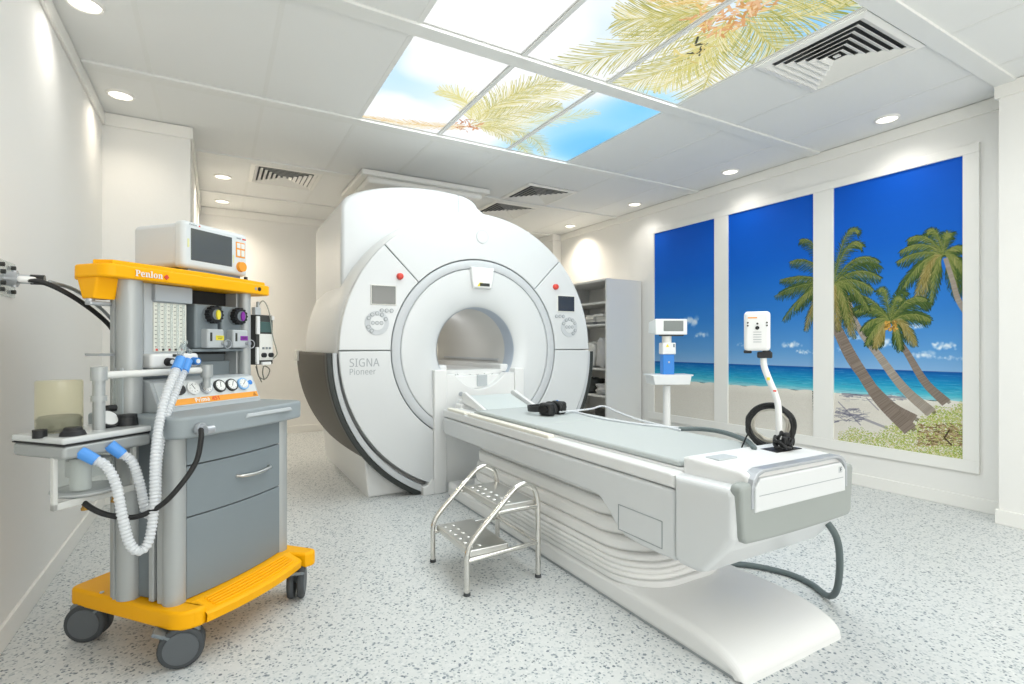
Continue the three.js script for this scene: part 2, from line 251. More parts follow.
function skyPanel(i, j, label) {
  const x0 = XS[3 + i], x1 = XS[4 + i], z0 = ZS[3 + j], z1 = ZS[4 + j], t = thing('luminous_sky_panel', label, 'ceiling light', [(x0 + x1) / 2, H, (z0 + z1) / 2], 0, 'luminous sky panels in the ceiling');
  const w = x1 - x0 - 0.028, d = z1 - z0 - 0.104, X = w / 2, Z = d / 2, map = skyPrint((x0 + x1) / 2 - X, (x0 + x1) / 2 + X, (z0 + z1) / 2 - Z, (z0 + z1) / 2 + Z);
  obj('light_box', [span(-X, X, 0.06, 0.08, -Z, Z), span(-X, -X + 0.006, 0.008, 0.06, -Z, Z), span(X - 0.006, X, 0.008, 0.06, -Z, Z), span(-X, X, 0.008, 0.06, -Z, -Z + 0.006), span(-X, X, 0.008, 0.06, Z - 0.006, Z)], M.grid, t);
  obj('printed_diffuser', quad([-X, 0.012, Z], [-X, 0.012, -Z], [X, 0.012, -Z], [X, 0.012, Z]), new THREE.MeshStandardMaterial({ color: 0x000000, roughness: 0.4, emissive: 0xffffff, emissiveMap: map, emissiveIntensity: SKY_PANEL_GLOW }), t);
  const g = t.children.at(-1).geometry; g.setAttribute('uv', new THREE.Float32BufferAttribute([0, 0, 0, 1, 1, 1, 0, 0, 1, 1, 1, 0], 2));
  const l = new THREE.RectAreaLight(SKY_PANEL_COLOR, SKY_PANEL_LIGHT, w - 0.01, d - 0.01); l.name = 'panel_light'; l.position.set(0, 0.004, 0); l.rotation.x = -Math.PI / 2; t.add(l);
}
skyPanel(0, 0, 'luminous ceiling panel of pale sky and cloud with a frond tip along its edge');
skyPanel(1, 0, 'luminous ceiling panel with the small brown heart of the distant palm');
skyPanel(2, 0, 'luminous ceiling panel with deep turquoise blue corner and pale fronds');
skyPanel(0, 1, 'luminous ceiling panel showing almost only white cloud');
skyPanel(1, 1, 'luminous ceiling panel of white cloud crossed by one long olive palm frond');
skyPanel(2, 1, 'luminous ceiling panel filled by the large palm crown, next to the square air vent');

skyPanel(0, 2, 'unseen luminous sky panel in the row above the camera, towards the bare white wall');  // out-of-view row, placed to light the sides facing the camera
skyPanel(1, 2, 'unseen luminous sky panel in the row above the camera, between two others');
skyPanel(2, 2, 'unseen luminous sky panel in the row above the camera, towards the wall pier');

// ------------------------------------------------------------------ downlights
function downlight(x, z, label, col, power = SPOT_POWER) {
  const t = thing('downlight', label, 'ceiling light', [x, H, z], 0, 'recessed round ceiling downlights');
  obj('trim_ring', lathe([[0.062, 0.004], [0.064, -0.008], [0.074, -0.007], [0.078, 0.004]], 40), M.trim, t);
  obj('lamp_disc', cy(0.063, 0.063, 0.004, 0, 0.0, 0, 40), M.glow, t);
  const s = new THREE.SpotLight(col, power, 0, 68 * RAD, 1.0, 2); s.name = 'downlight_beam'; s.position.set(0, -0.012, 0); s.castShadow = true; s.shadow.radius = 2.5; s.target.position.set(0, -1, 0); s.target.name = 'beam_target'; s.add(s.target); t.add(s);
}
downlight(4.13, -1.87, 'round downlight above the print with the leaning palms', SPOT_NEUTRAL);
downlight(4.13, -3.16, 'round downlight above the middle beach print', SPOT_NEUTRAL);
downlight(4.14, -4.43, 'round downlight above the shelving and the plain sky print', SPOT_NEUTRAL);
downlight(4.14, -5.66, 'round downlight in the far corner beyond the shelving', SPOT_WARM, SPOT_FAR);
downlight(-0.53, -3.11, 'round downlight over the bare wall beside the anaesthesia machine', SPOT_NEUTRAL);
downlight(-0.525, -4.13, 'round downlight just in front of the boxed-out wall corner', SPOT_WARM);
downlight(0.065, -5.65, 'round downlight beside the air vent behind the scanner', SPOT_WARM, SPOT_FAR);
downlight(0.07, -6.62, 'round downlight right against the far warm white wall', SPOT_WARM, SPOT_FAR);
downlight(-0.53, -1.87, 'unseen round downlight over the bare wall, out of view', SPOT_NEUTRAL);  // out of view, lights the bare left wall
downlight(3.9, -0.6, 'unseen round downlight beside the wall pier', SPOT_NEUTRAL);  // out of view, lights the pier side of the room
downlight(3.0, -6.62, 'unseen round downlight behind the scanner', SPOT_WARM, SPOT_FAR);  // hidden by the scanner, lights the space behind it

// ------------------------------------------------------------------ air vents
function vent(b, label, k = 5) {
  const x = (b[0] + b[1]) / 2, z = (b[2] + b[3]) / 2, w = b[1] - b[0] + 0.002, t = thing('air_vent', label, 'air vent', [x, H, z], 0, 'square louvred ceiling vents'), R = w / 2;
  const ringGeo = (r0, y0, r1, y1, th) => {          // four mitred sloping blades
    const out = []; for (let q = 0; q < 4; q++) { const s = shp([[-r0, 0], [r0, 0], [r1, 1], [-r1, 1]]); const g = new THREE.ExtrudeGeometry(s, { depth: th, bevelEnabled: false }); const p = g.attributes.position; for (let i = 0; i < p.count; i++) { const f = p.getY(i), d = p.getZ(i); p.setXYZ(i, p.getX(i), y0 + (y1 - y0) * f + d, r0 + (r1 - r0) * f); } g.computeVertexNormals(); out.push(g.rotateY(q * Math.PI / 2)); } return out; };
  obj('frame', ringGeo(R, -0.004, R - 0.035, -0.010, 0.01), M.trim, t);
  for (let i = 0; i < k; i++) { const r = R - 0.037 - i * (R - 0.06) / k; obj('louvre', ringGeo(r, -0.008, r - (R - 0.06) / k * 0.68, 0.005, 0.0025), M.trim, t); }
  obj('centre_plate', bx(0.03, 0.004, 0.03, 0, 0.004, 0), M.trim, t);
  obj('sheet_metal_duct', [span(-R + 0.03, R - 0.03, 0.235, 0.245, -R + 0.03, R - 0.03), span(-R + 0.03, -R + 0.035, 0.0, 0.24, -R + 0.03, R - 0.03), span(R - 0.035, R - 0.03, 0.0, 0.24, -R + 0.03, R - 0.03), span(-R + 0.03, R - 0.03, 0.0, 0.24, -R + 0.03, -R + 0.035), span(-R + 0.03, R - 0.03, 0.0, 0.24, R - 0.035, R - 0.03)], M.duct, t);
}
vent(VENTS[0], 'large square louvred vent beside the luminous palm crown panel', 6);
vent(VENTS[1], 'square louvred vent behind the scanner beside a warm downlight', 6);
vent(VENTS[2], 'square louvred vent above the scanner, towards the sky panels', 6);
vent(VENTS[3], 'square louvred vent above the scanner, farther from the sky panels', 6);
const hood = thing('quench_duct_hood', 'shallow stepped white box on the ceiling above the scanner', 'ceiling box', [1.80, 0, -5.17]);
obj('upper_step', rb(1.30, 0.05, 0.88, 0.012, 0, H - 0.027, 0), M.trim, hood);
obj('lower_step', rb(1.18, 0.06, 0.78, 0.03, 0, H - 0.075, 0), M.trim, hood);

// ------------------------------------------------------------------ beach prints on the right wall
const PR = [[-4.354, -3.527], [-3.368, -2.53], [-2.367, -1.525]], PY = [0.33, 2.375];
const frameGroup = thing('print_frame', 'broad white frame with three tall openings around the beach prints', 'picture frame', [X1, 0, -2.94]);
{
  const fz = [-4.45, -1.437], y0 = 0.249, y1 = 2.438, z = -2.94, d0 = -0.022, d1 = 0;
  const part = (za, zb, ya, yb, n) => obj(n, span(d0, d1, ya, yb, za - z, zb - z, 0.003), M.trim, frameGroup);
  part(fz[0], fz[1], y0, PY[0], 'bottom_rail'); part(fz[0], fz[1], PY[1], y1, 'top_rail');
  part(fz[0], PR[0][0], PY[0], PY[1], 'stile'); part(PR[0][1], PR[1][0], PY[0], PY[1], 'stile'); part(PR[1][1], PR[2][0], PY[0], PY[1], 'stile'); part(PR[2][1], fz[1], PY[0], PY[1], 'stile');
}
function beach(z0, z1) {
  seed = 4242;
  const S = 950, [c, g] = canvas(Math.round((z1 - z0) * S), Math.round((PY[1] - PY[0]) * S)), T = (z, y) => [(z - z0) * S, (PY[1] - y) * S], Q = (u, v) => { const p = onX(u, v, 4.372); return [p.z, p.y]; }, C = (u, v) => T(...Q(u, v));
  const hy = 0.915, sy = T(0, hy)[1];
  let gr = g.createLinearGradient(0, 0, 0, sy); gr.addColorStop(0, '#0056c8'); gr.addColorStop(0.35, '#0a62cc'); gr.addColorStop(0.7, '#3580cf'); gr.addColorStop(0.9, '#5f9cd6'); gr.addColorStop(1, '#86b2dc'); g.fillStyle = gr; g.fillRect(0, 0, c.width, sy + 2);
  for (const [u, v, w, h, a] of [[690, 322, 0.14, 0.05, 0.30], [700, 335, 0.1, 0.03, 0.2], [745, 345, 0.12, 0.02, 0.2], [792, 345, 0.1, 0.03, 0.32], [805, 352, 0.1, 0.02, 0.3], [858, 338, 0.1, 0.02, 0.22], [880, 343, 0.08, 0.035, 0.35], [943, 346, 0.09, 0.025, 0.4], [925, 355, 0.09, 0.025, 0.3], [950, 358, 0.1, 0.015, 0.25], [915, 326, 0.05, 0.02, 0.25], [845, 350, 0.08, 0.02, 0.25], [665, 345, 0.1, 0.02, 0.2]]) cloud(g, ...Q(u, v), w, h, a, T, S);
  const sand = 0.715, by = T(0, sand)[1];
  gr = g.createLinearGradient(0, sy, 0, by); gr.addColorStop(0, '#0c4f9c'); gr.addColorStop(0.12, '#0f6cb4'); gr.addColorStop(0.45, '#1c93c4'); gr.addColorStop(0.8, '#47b7cf'); gr.addColorStop(1, '#9fd6dc'); g.fillStyle = gr; g.fillRect(0, sy, c.width, by - sy + 4);
  for (let i = 0; i < 500; i++) { const y = sy + (by - sy) * rnd() ** 0.8; g.strokeStyle = rnd() < 0.5 ? 'rgba(255,255,255,0.10)' : 'rgba(0,60,120,0.14)'; g.lineWidth = rnd(1, 3); const x = rnd(-50, c.width); g.beginPath(); g.moveTo(x, y); g.lineTo(x + rnd(20, 130), y + rnd(-1, 1)); g.stroke(); }
  gr = g.createLinearGradient(0, by, 0, c.height); gr.addColorStop(0, '#e8e4da'); gr.addColorStop(0.2, '#dcd7cd'); gr.addColorStop(1, '#e3dfd6'); g.fillStyle = gr; g.beginPath(); g.moveTo(0, by + 8); for (let x = 0; x <= c.width; x += 20) g.lineTo(x, by + 6 * Math.sin(x * 0.013) + 4 * Math.sin(x * 0.04 + 1)); g.lineTo(c.width, c.height); g.lineTo(0, c.height); g.fill();
  for (let i = 0; i < 9000; i++) { g.fillStyle = rnd() < 0.5 ? 'rgba(160,150,135,0.10)' : 'rgba(255,255,250,0.14)'; const x = rnd(0, c.width), y = by + 10 + rnd() * (c.height - by); g.fillRect(x, y, rnd(2, 9), rnd(1, 3)); }
  if (z1 > -2) {
    // tree shadows printed on the sand
    g.strokeStyle = 'rgba(105,105,125,0.5)'; g.lineCap = 'round';
    const sh = (pts, w) => { g.lineWidth = w; g.beginPath(); pts.forEach(([u, v], i) => i ? g.lineTo(...C(u, v)) : g.moveTo(...C(u, v))); g.stroke(); };
    sh([[836, 412], [856, 416], [886, 428]], 18); sh([[838, 402], [860, 425]], 9); sh([[866, 398], [878, 410]], 8); sh([[842, 394], [905, 398]], 16);
    for (let i = 0; i < 90; i++) { const u = 834 + rnd(0, 30), v = 408 + rnd(0, 14); sh([[u, v], [u + rnd(-9, 9), v + rnd(-2, 2)]], rnd(3, 7)); } for (let i = 0; i < 90; i++) { const u = 842 + rnd(0, 62), v = 394 + rnd(0, 7); sh([[u, v], [u + rnd(-9, 9), v + rnd(-1, 1)]], rnd(2, 5)); }
    // grass and litter
    const inG = (u, v) => { const e = u < 880 ? 432 - (u - 850) * -0.02 : 432 - (u - 880) * 0.35; return v > Math.max(e, 404) + 3 * Math.sin(u * 0.16) + rnd(-4, 4); };
    for (let i = 0; i < 11000; i++) { const u = rnd(838, 972), v = rnd(402, 466); if (!inG(u, v)) continue; const [X, Y] = C(u, v); g.strokeStyle = ['#a3b54e', '#b9c064', '#93a944', '#d2ca90', '#86a040', '#c6bb88', '#adb85e'][Math.floor(rnd(0, 7))]; g.lineWidth = rnd(2, 5); g.beginPath(); g.moveTo(X, Y); g.lineTo(X + rnd(-9, 9), Y - rnd(2, 8)); g.stroke(); }
    for (let i = 0; i < 500; i++) { const u = rnd(918, 965), v = rnd(424, 446); const [X, Y] = C(u, v); g.strokeStyle = ['#8a7350', '#a58a66', '#6d5b40', '#c0a988'][Math.floor(rnd(0, 4))]; g.lineWidth = rnd(2, 6); g.beginPath(); g.moveTo(X, Y); g.lineTo(X + rnd(-22, 22), Y + rnd(-5, 5)); g.stroke(); }
    g.strokeStyle = '#4d3f2e'; g.lineWidth = 9; g.beginPath(); g.moveTo(...C(949, 430)); g.lineTo(...C(944, 438)); g.lineTo(...C(951, 445)); g.stroke();
  }
  const trunk = (pts, w0, w1, cols) => {
    const cv = new THREE.CatmullRomCurve3(pts.map(([u, v]) => { const q = Q(u, v); return V(q[0], q[1], 0); })), n = 420;
    for (let i = 0; i < n; i++) { const a = cv.getPoint(i / n), b = cv.getPoint((i + 1.6) / n > 1 ? 1 : (i + 1.6) / n), w = (w0 + (w1 - w0) * i / n) * S; const [xa, ya] = T(a.x, a.y), [xb, yb] = T(b.x, b.y); g.lineCap = 'butt'; g.strokeStyle = cols[Math.floor(rnd(0, cols.length))]; g.lineWidth = w * rnd(0.97, 1.03); g.beginPath(); g.moveTo(xa, ya); g.lineTo(xb, yb); g.stroke(); g.strokeStyle = 'rgba(70,58,50,0.35)'; g.lineWidth = w * 0.34; g.beginPath(); g.moveTo(xa + w * 0.3, ya); g.lineTo(xb + w * 0.3, yb); g.stroke(); }
  };
  const bark = ['#86796e', '#7f7268', '#8d8075', '#7a6d63', '#928579'], barkL = ['#a3998d', '#9c9186', '#aba195', '#948a7f'];
  const deep = ['#243619', '#2b411b', '#34491f', '#1f2e16'], mid = ['#41592a', '#4c652e', '#3a4f24', '#5c7036'], lit = ['#7a8644', '#8e9150', '#6a7a3a', '#a39f62'], dead = ['#8f7f45', '#7d773e', '#a2945a', '#afa26c'];
  const F = (a, b, d, L, cols, w) => leaflets(g, [Q(...a), Q(...b), Q(...d)], L, cols, w, 0.55, -0.5, T, 64);
  const crown = (u, v, tips, L, w = 2.4) => {
    const all = tips.flatMap(([tu, tv, lift, k]) => [[tu, tv, lift, k], [tu + rnd(-7, 7), tv + rnd(-7, 7), lift + rnd(-2, 3), k]].slice(0, rnd() < 0.5 ? 1 : 2));
    for (const [tu, tv, lift, k] of all) F([u + rnd(-2, 2), v + rnd(-2, 2)], [(u + tu) / 2, Math.min(v, tv) - lift], [tu, tv], L * 1.05, deep, w);
    for (const [tu, tv, lift, k] of all) F([u + rnd(-2, 2), v + rnd(-2, 2)], [(u + tu) / 2, Math.min(v, tv) - lift - 1], [tu, tv], L * 0.85, k ? dead : mid, w);
    for (const [tu, tv, lift, k] of tips) F([u, v], [(u + tu) / 2, Math.min(v, tv) - lift - 2], [tu, tv], L * 0.5, k ? dead : lit, w * 0.8);
  };
  trunk([[893, 332], [906, 352], [926, 384], [946, 403]], 0.030, 0.065, bark);
  trunk([[848, 300], [856, 324], [880, 358], [905, 390], [931, 413]], 0.034, 0.075, barkL);
  trunk([[835, 330], [850, 360], [870, 385], [893, 408], [914, 420]], 0.05, 0.08, bark);
  trunk([[828, 310], [838, 330], [856, 364], [880, 400], [910, 430]], 0.055, 0.10, bark);
  crown(943, 255, [[897, 262, 6], [900, 252, 14], [903, 288, 0], [928, 232, 8], [948, 236, 8], [966, 250, 6], [966, 278, 4], [915, 300, 2, 1], [930, 305, 0], [957, 300, 4], [908, 240, 10]], 0.07);
  crown(890, 322, [[848, 296, 4], [862, 330, 8], [866, 345, 2], [900, 300, 8], [930, 320, 10], [926, 300, 8], [880, 290, 6], [900, 350, 0], [855, 312, 10], [915, 345, 6, 1], [876, 345, 0, 1]], 0.07);
  crown(832, 285, [[775, 296, 4], [790, 262, 8], [783, 320, 0], [800, 240, 4], [820, 240, 6], [858, 232, 14], [878, 262, 14], [872, 290, 10], [805, 330, 0, 1], [850, 335, 0, 1], [795, 310, 6], [868, 310, 8], [838, 330, 0, 1], [812, 318, 2], [862, 246, 14], [848, 325, 4], [780, 280, 6], [880, 278, 14], [822, 334, 0, 1]], 0.085);
  trunk([[945, 258], [952, 280], [958, 300], [968, 316]], 0.026, 0.036, barkL);
  for (let i = 0; i < 60; i++) { const [X, Y] = C(891 + rnd(-6, 6), 325 + rnd(-4, 6)); g.fillStyle = ['#b98a3a', '#8a6a2c', '#d0a450'][i % 3]; g.beginPath(); g.arc(X, Y, rnd(4, 10), 0, 7); g.fill(); }
  return ctex(c);
}
['beach print with plain deep blue sky over calm sea, beside the shelving', 'beach print with palm fronds entering at one side, between the other two prints', 'beach print with leaning palm trunks, printed shadows and grass'].forEach((label, i) => {
  const [z0, z1] = PR[i], t = thing('beach_print', label, 'picture', [X1, 0, (z0 + z1) / 2], 0, 'beach prints on the wall'), h = (z1 - z0) / 2;
  obj('backing_board', span(-0.006, -0.001, PY[0], PY[1], -h, h), M.trim, t);
  obj('print', quad([-0.0068, PY[0], -h], [-0.0068, PY[0], h], [-0.0068, PY[1], h], [-0.0068, PY[1], -h]), phy({ roughness: 0.55, specularIntensity: 0.35, map: beach(z0, z1), side: THREE.DoubleSide }), t);
});

// ------------------------------------------------------------------ the MRI scanner
const GX = 1.787, GY = 1.06, GZ = -3.62;                       // bore axis and the plane of the front covers
const mri = thing('mri_scanner', 'large white MRI scanner with round front, grey ring and open bore', 'MRI scanner', [GX, 0, GZ]);
{
  const R = 1.06, r = 0.705, gap = 0.0035, at = (g, z = 0) => g.translate(0, GY, z);
  const cover = (name, a0, a1, mat = M.white) => obj(name, at(ext(sectorShape(r, R, a0 * RAD + gap, a1 * RAD - gap), 0.07, 0.007, 3, 48), -0.07), mat, mri);
  cover('upper_front_cover', 45, 135); cover('control_cover', 135, 180); cover('control_cover', 0, 45);
  // lower covers end at the upright edge of the table dock
  for (const s of [-1, 1]) {
    const sh = new THREE.Shape(), a1 = Math.acos(0.385 / R), ar = Math.acos(0.385 / r), g = gap * R; sh.absarc(0, 0, R, s < 0 ? Math.PI + gap : -a1, s < 0 ? Math.PI + a1 : -gap, false);
    if (s < 0) { sh.absarc(0, 0, r, Math.PI + ar, Math.PI + gap, true); } else { sh.absarc(0, 0, r, -gap, -ar, true); }
    sh.closePath(); obj('lower_front_cover', at(ext(sh, 0.07, 0.007, 3, 48), -0.07), M.white, mri);
  }
  // sub-frame behind the seams, grey ring and funnel into the bore
  obj('seam_backing', at(ext(sectorShape(0.66, 1.055, 0.001, 2 * Math.PI - 0.001), 0.02, 0, 1, 96), -0.10), M.seam, mri);
  const ringP = (pts, mat, name, seg = 128, parent = mri) => obj(name, at(lathe(pts, seg).rotateX(Math.PI / 2)), mat, parent);
  const ring = ringP([[0.632, -0.05], [0.634, -0.010], [0.638, -0.004], [0.664, 0.000], [0.692, -0.003], [0.698, -0.010], [0.700, -0.05]], M.ringGrey, 'bore_surround_ring');
  const fun = []; for (let i = 0; i <= 30; i++) { const t = i / 30, a = t * Math.PI / 2; fun.push([0.336 + 0.294 * (1 - Math.sin(a)) ** 0.75, -0.010 - 0.06 * (1 - Math.cos(a)) ** 1.7]); }
  ringP([[0.631, -0.03], ...fun], M.white, 'bore_funnel');
  ringP([[0.337, -0.064], [0.332, -0.072], [0.332, -0.21], [0.338, -0.215]], M.boreRing, 'bore_rim_band');
  const bore = ringP([[0.338, -0.21], [0.340, -1.74], [0.40, -1.82]], M.boreWall, 'bore_tube', 96); bore.material = M.boreWall.clone(); bore.material.side = THREE.DoubleSide;
  obj('bore_bridge', [sweepX([[-0.10, 0.905], [-0.10, 0.83], [-1.7, 0.83], [-1.7, 0.905]], -0.255, 0.255, 0.01), span(-0.305, -0.235, 0.88, 0.945, -1.7, -0.10, 0.012), span(0.235, 0.305, 0.88, 0.945, -1.7, -0.10, 0.012)], M.white2, mri);
  obj('unseen_bore_light', [rb(0.05, 0.008, 1.0, 0.003, 0, GY + 0.330, -0.95)], M.glow, mri); { const l = new THREE.PointLight(0xf8faff, 0.03, 0, 2); l.name = 'unseen_bore_lamp'; l.position.set(0, GY + 0.26, -0.85); l.castShadow = true; l.shadow.radius = 3; mri.add(l); }  // unseen strip and lamp that brighten the inside of the bore
  for (const y of [0.985]) obj('bore_rail', [span(-0.325, -0.312, y - 0.02, y, -1.5, -0.3, 0.003), span(0.312, 0.325, y - 0.02, y, -1.5, -0.3, 0.003)], M.ringGrey, mri);
  // round side casing and rear casing
  ringP([[1.053, -0.065], [1.064, -0.075], [1.075, -0.11], [1.088, -0.20], [1.092, -0.45]], M.white2, 'side_casing');
  ringP([[1.086, -0.455], [1.092, -0.46], [1.095, -0.9], [1.08, -1.35], [1.02, -1.60], [0.90, -1.72], [0.345, -1.72]], M.white2, 'rear_casing');
  // tall housing on one shoulder
  const hs = new THREE.Shape(); hs.moveTo(-0.985, 1.475); hs.lineTo(-0.985, 2.10); hs.quadraticCurveTo(-0.985, 2.185, -0.90, 2.225); hs.bezierCurveTo(-0.70, 2.325, -0.35, 2.375, -0.02, 2.335); hs.quadraticCurveTo(0.10, 2.315, 0.13, 2.25); hs.quadraticCurveTo(0.30, 2.15, 0.42, 1.95); hs.lineTo(0.35, 1.475); hs.closePath();
  obj('upper_housing', ext(hs, 1.12, 0.03, 5, 24).translate(0, 0, -1.42), M.white, mri);
  obj('housing_seam', [span(-0.055, -0.051, 1.9, 2.33, -0.305, -0.298)], M.seam, mri);
  // dark wings wrapping the lower sides, with their rims
  for (const s of [-1, 1]) {
    const n = 40, m = 12, pos = [], uv = [], idx = [];
    const Rf = (t) => 1.128 + 0.025 * t, th = (t) => Math.PI + t * 66 * RAD, wing = (t, q, off) => { const a = th(t * 0.86), R1 = Rf(t * 0.86) + 0.018 * Math.sin(q * 2.2) + off; return [-s * Math.cos(a) * R1, GY - 0.015 + Math.sin(a) * R1, -0.075 - q * 1.36]; };
    for (const off of [0, -0.02]) for (let i = 0; i <= n; i++) for (let j = 0; j <= m; j++) { pos.push(...wing(i / n, j / m, off)); uv.push(i / n, j / m); }
    const K = (n + 1) * (m + 1), id = (l, i, j) => l * K + i * (m + 1) + j, f4 = (a, b, c, d) => idx.push(a, b, c, a, c, d);
    for (let i = 0; i < n; i++) for (let j = 0; j < m; j++) { f4(id(0, i, j), id(0, i + 1, j), id(0, i + 1, j + 1), id(0, i, j + 1)); f4(id(1, i, j), id(1, i, j + 1), id(1, i + 1, j + 1), id(1, i + 1, j)); }
    for (let i = 0; i < n; i++) { f4(id(0, i, 0), id(1, i, 0), id(1, i + 1, 0), id(0, i + 1, 0)); f4(id(0, i, m), id(0, i + 1, m), id(1, i + 1, m), id(1, i, m)); }
    for (let j = 0; j < m; j++) { f4(id(0, 0, j), id(0, 0, j + 1), id(1, 0, j + 1), id(1, 0, j)); f4(id(0, n, j), id(1, n, j), id(1, n, j + 1), id(0, n, j + 1)); }
    if (s > 0) for (let k = 0; k < idx.length; k += 3) [idx[k + 1], idx[k + 2]] = [idx[k + 2], idx[k + 1]];
    const g = new THREE.BufferGeometry(); g.setAttribute('position', new THREE.Float32BufferAttribute(pos, 3)); g.setAttribute('uv', new THREE.Float32BufferAttribute(uv, 2)); g.setIndex(idx); g.computeVertexNormals();
    const w = obj('wing_panel', g, M.darkPanel, mri); w.material.side = THREE.DoubleSide; w.userData.label = 'dark glossy smoked side wing';
    // rim: a dark band and a pale band following the front edge
    const band = (f0, f1, z0, z1, mat, name) => { const sh = new THREE.Shape(), N = 40; for (let i = 0; i <= N; i++) { const t = i / N, a = th(t), q = f0(t); const x = -s * Math.cos(a) * q, y = Math.sin(a) * q; i ? sh.lineTo(x, y) : sh.moveTo(x, y); } for (let i = N; i >= 0; i--) { const t = i / N, a = th(t), q = f1(t); sh.lineTo(-s * Math.cos(a) * q, Math.sin(a) * q); } sh.closePath(); obj(name, ext(sh, z1 - z0, 0.006, 2, 4).translate(0, GY - 0.015, z0), mat, w); };
    band((t) => 1.098 + 0.03 * t, (t) => 1.136 + 0.028 * t, -0.11, -0.030, M.darkRim, 'dark_rim');
    band((t) => 1.068 + 0.012 * t, (t) => 1.097 + 0.03 * t, -0.10, -0.026, M.ringGrey, 'pale_rim');
    obj('wing_end_cap', rb(0.05, 0.10, 0.16, 0.015, s * 1.14, GY - 0.05, -1.36), M.offwhite, w);
  }
  // foot
  const ft = ext(shp([[-0.83, 0], [0.83, 0], [0.86, 0.30], [0.72, 0.42], [-0.72, 0.42], [-0.86, 0.30]]), 1.66, 0.015).translate(0, 0, -1.79); obj('foot', ft, M.white2, mri);
  // operator panels on both control covers
  for (const s of [-1, 1]) {
    const sx = s < 0 ? -0.757 : 0.815, d = obj('display_bezel', rb(0.184, 0.142, 0.008, 0.006, sx, 1.452, 0.002), M.offwhite, mri);
    obj('display_screen', rb(0.170, 0.128, 0.004, 0.004, sx, 1.452, 0.0055), s < 0 ? M.screen : M.screenBlue, d);
    const kx = s < 0 ? -0.804 : 0.848, ky = 1.254, k = obj('keypad_disc', cyz(0.085, 0.085, 0.006, kx, ky, 0.001, 40), M.ringGrey, mri);
    const inner = obj('keypad_centre', cyz(0.05, 0.05, 0.003, kx, ky, 0.0048, 32), M.white, k);
    const key = (x, y, q = 0.0135) => { obj('key', [cyz(q, q, 0.005, x, y, 0.0055, 20)], M.buttonRim, k); obj('key_cap', [cyz(q * 0.78, q * 0.78, 0.006, x, y, 0.0058, 20)], M.button, k); };
    for (const a of [25, 60, 90, 120, 150, 205, 235]) key(kx + 0.067 * Math.cos(a * RAD) * -s, ky + 0.067 * Math.sin(a * RAD)); for (const dx of [-0.03, 0, 0.03]) key(kx + dx, ky);
    const bxn = s < 0 ? -0.735 : 0.752; for (const dx of [-0.035, 0, 0.035]) { const b = obj('small_button', cyz(0.014, 0.014, 0.006, bxn + dx, 1.343, 0.001, 20), M.buttonRim, mri); obj('small_button_cap', cyz(0.0105, 0.0105, 0.007, bxn + dx, 1.343, 0.0016, 20), M.button, b); }
    const e = obj('emergency_button', [cyz(0.022, 0.025, 0.022, s < 0 ? -0.640 : 0.705, 1.59, 0.010, 28), new THREE.SphereGeometry(0.022, 20, 10).scale(1, 1, 0.4).translate(s < 0 ? -0.640 : 0.705, 1.59, 0.021)], M.red, mri); e.userData.label = 'red emergency stop button';
  }
  // service cap, alignment light unit
  const cap = obj('service_cap', cyz(0.052, 0.052, 0.006, 0.018, 1.942, 0.001, 40), M.ringGrey, mri); obj('cap_face', cyz(0.047, 0.047, 0.008, 0.018, 1.942, 0.0012, 40), M.white, cap);
  const lz = ext(shp([[-0.10, 0.075], [0.10, 0.075], [0.09, -0.03], [0.075, -0.085], [-0.075, -0.085], [-0.09, -0.03]]), 0.09, 0.012).translate(0.015, 1.625, -0.07), lu = obj('alignment_light_unit', lz, M.white2, mri);
  obj('light_slot', rb(0.085, 0.024, 0.006, 0.003, 0.03, 1.567, 0.020), M.darkRim, lu); obj('warning_sticker', quad([-0.035, 1.553, 0.0205], [-0.008, 1.553, 0.0205], [0.012, 1.582, 0.0205], [-0.015, 1.582, 0.0205]), M.lemon, lu);
  obj('indicator_light', cyz(0.010, 0.010, 0.01, 0.365, 1.10, -0.17, 16), std(0xd06a90, 0.4), mri);
  // lettering
  const sg = obj('lettering', [text('SIGNA', 0.056).scale(0.93, 1, 1).translate(-0.995, 0.951, 0.0), text('Pioneer', 0.041).scale(0.93, 1, 1).translate(-0.995, 0.896, 0.0)], std(0xa4aaae, 0.5), mri); sg.userData.label = 'grey lettering SIGNA Pioneer';
  // dock tower that receives the table
  obj('dock_side', span(-0.385, -0.285, 0, 0.915, -0.08, 0.022, 0.008), M.white2, mri); obj('dock_side', span(0.300, 0.385, 0, 0.915, -0.08, 0.022, 0.008), M.white2, mri);
  obj('dock_foot', [ext(shp([[-0.47, 0], [-0.385, 0], [-0.385, 0.11], [-0.40, 0.11], [-0.43, 0.07], [-0.47, 0.06]]), 0.08, 0.006).translate(0, 0, -0.06)], M.white2, mri);
  const cr = new THREE.Shape(); cr.moveTo(-0.285, 0.0); cr.lineTo(0.30, 0.0); cr.lineTo(0.30, 0.88); cr.lineTo(0.22, 0.88); cr.bezierCurveTo(0.14, 0.79, 0.06, 0.76, 0.0, 0.76); cr.bezierCurveTo(-0.08, 0.76, -0.16, 0.80, -0.22, 0.88); cr.lineTo(-0.285, 0.88); cr.closePath();
  obj('dock_front', ext(cr, 0.08, 0.006).translate(0, 0, -0.07), M.white2, mri);
  obj('dock_connector_block', [span(-0.21, 0.2, 0.76, 0.865, -0.30, -0.06, 0.01), span(-0.15, -0.09, 0.855, 0.880, -0.2, -0.08, 0.004), span(0.08, 0.14, 0.855, 0.880, -0.2, -0.08, 0.004)], M.white2, mri);
  for (let i = 0; i < 6; i++) obj('connector_slot', span(-0.18 + i * 0.065, -0.16 + i * 0.065, 0.862, 0.869, -0.12, -0.10), M.dark, mri);
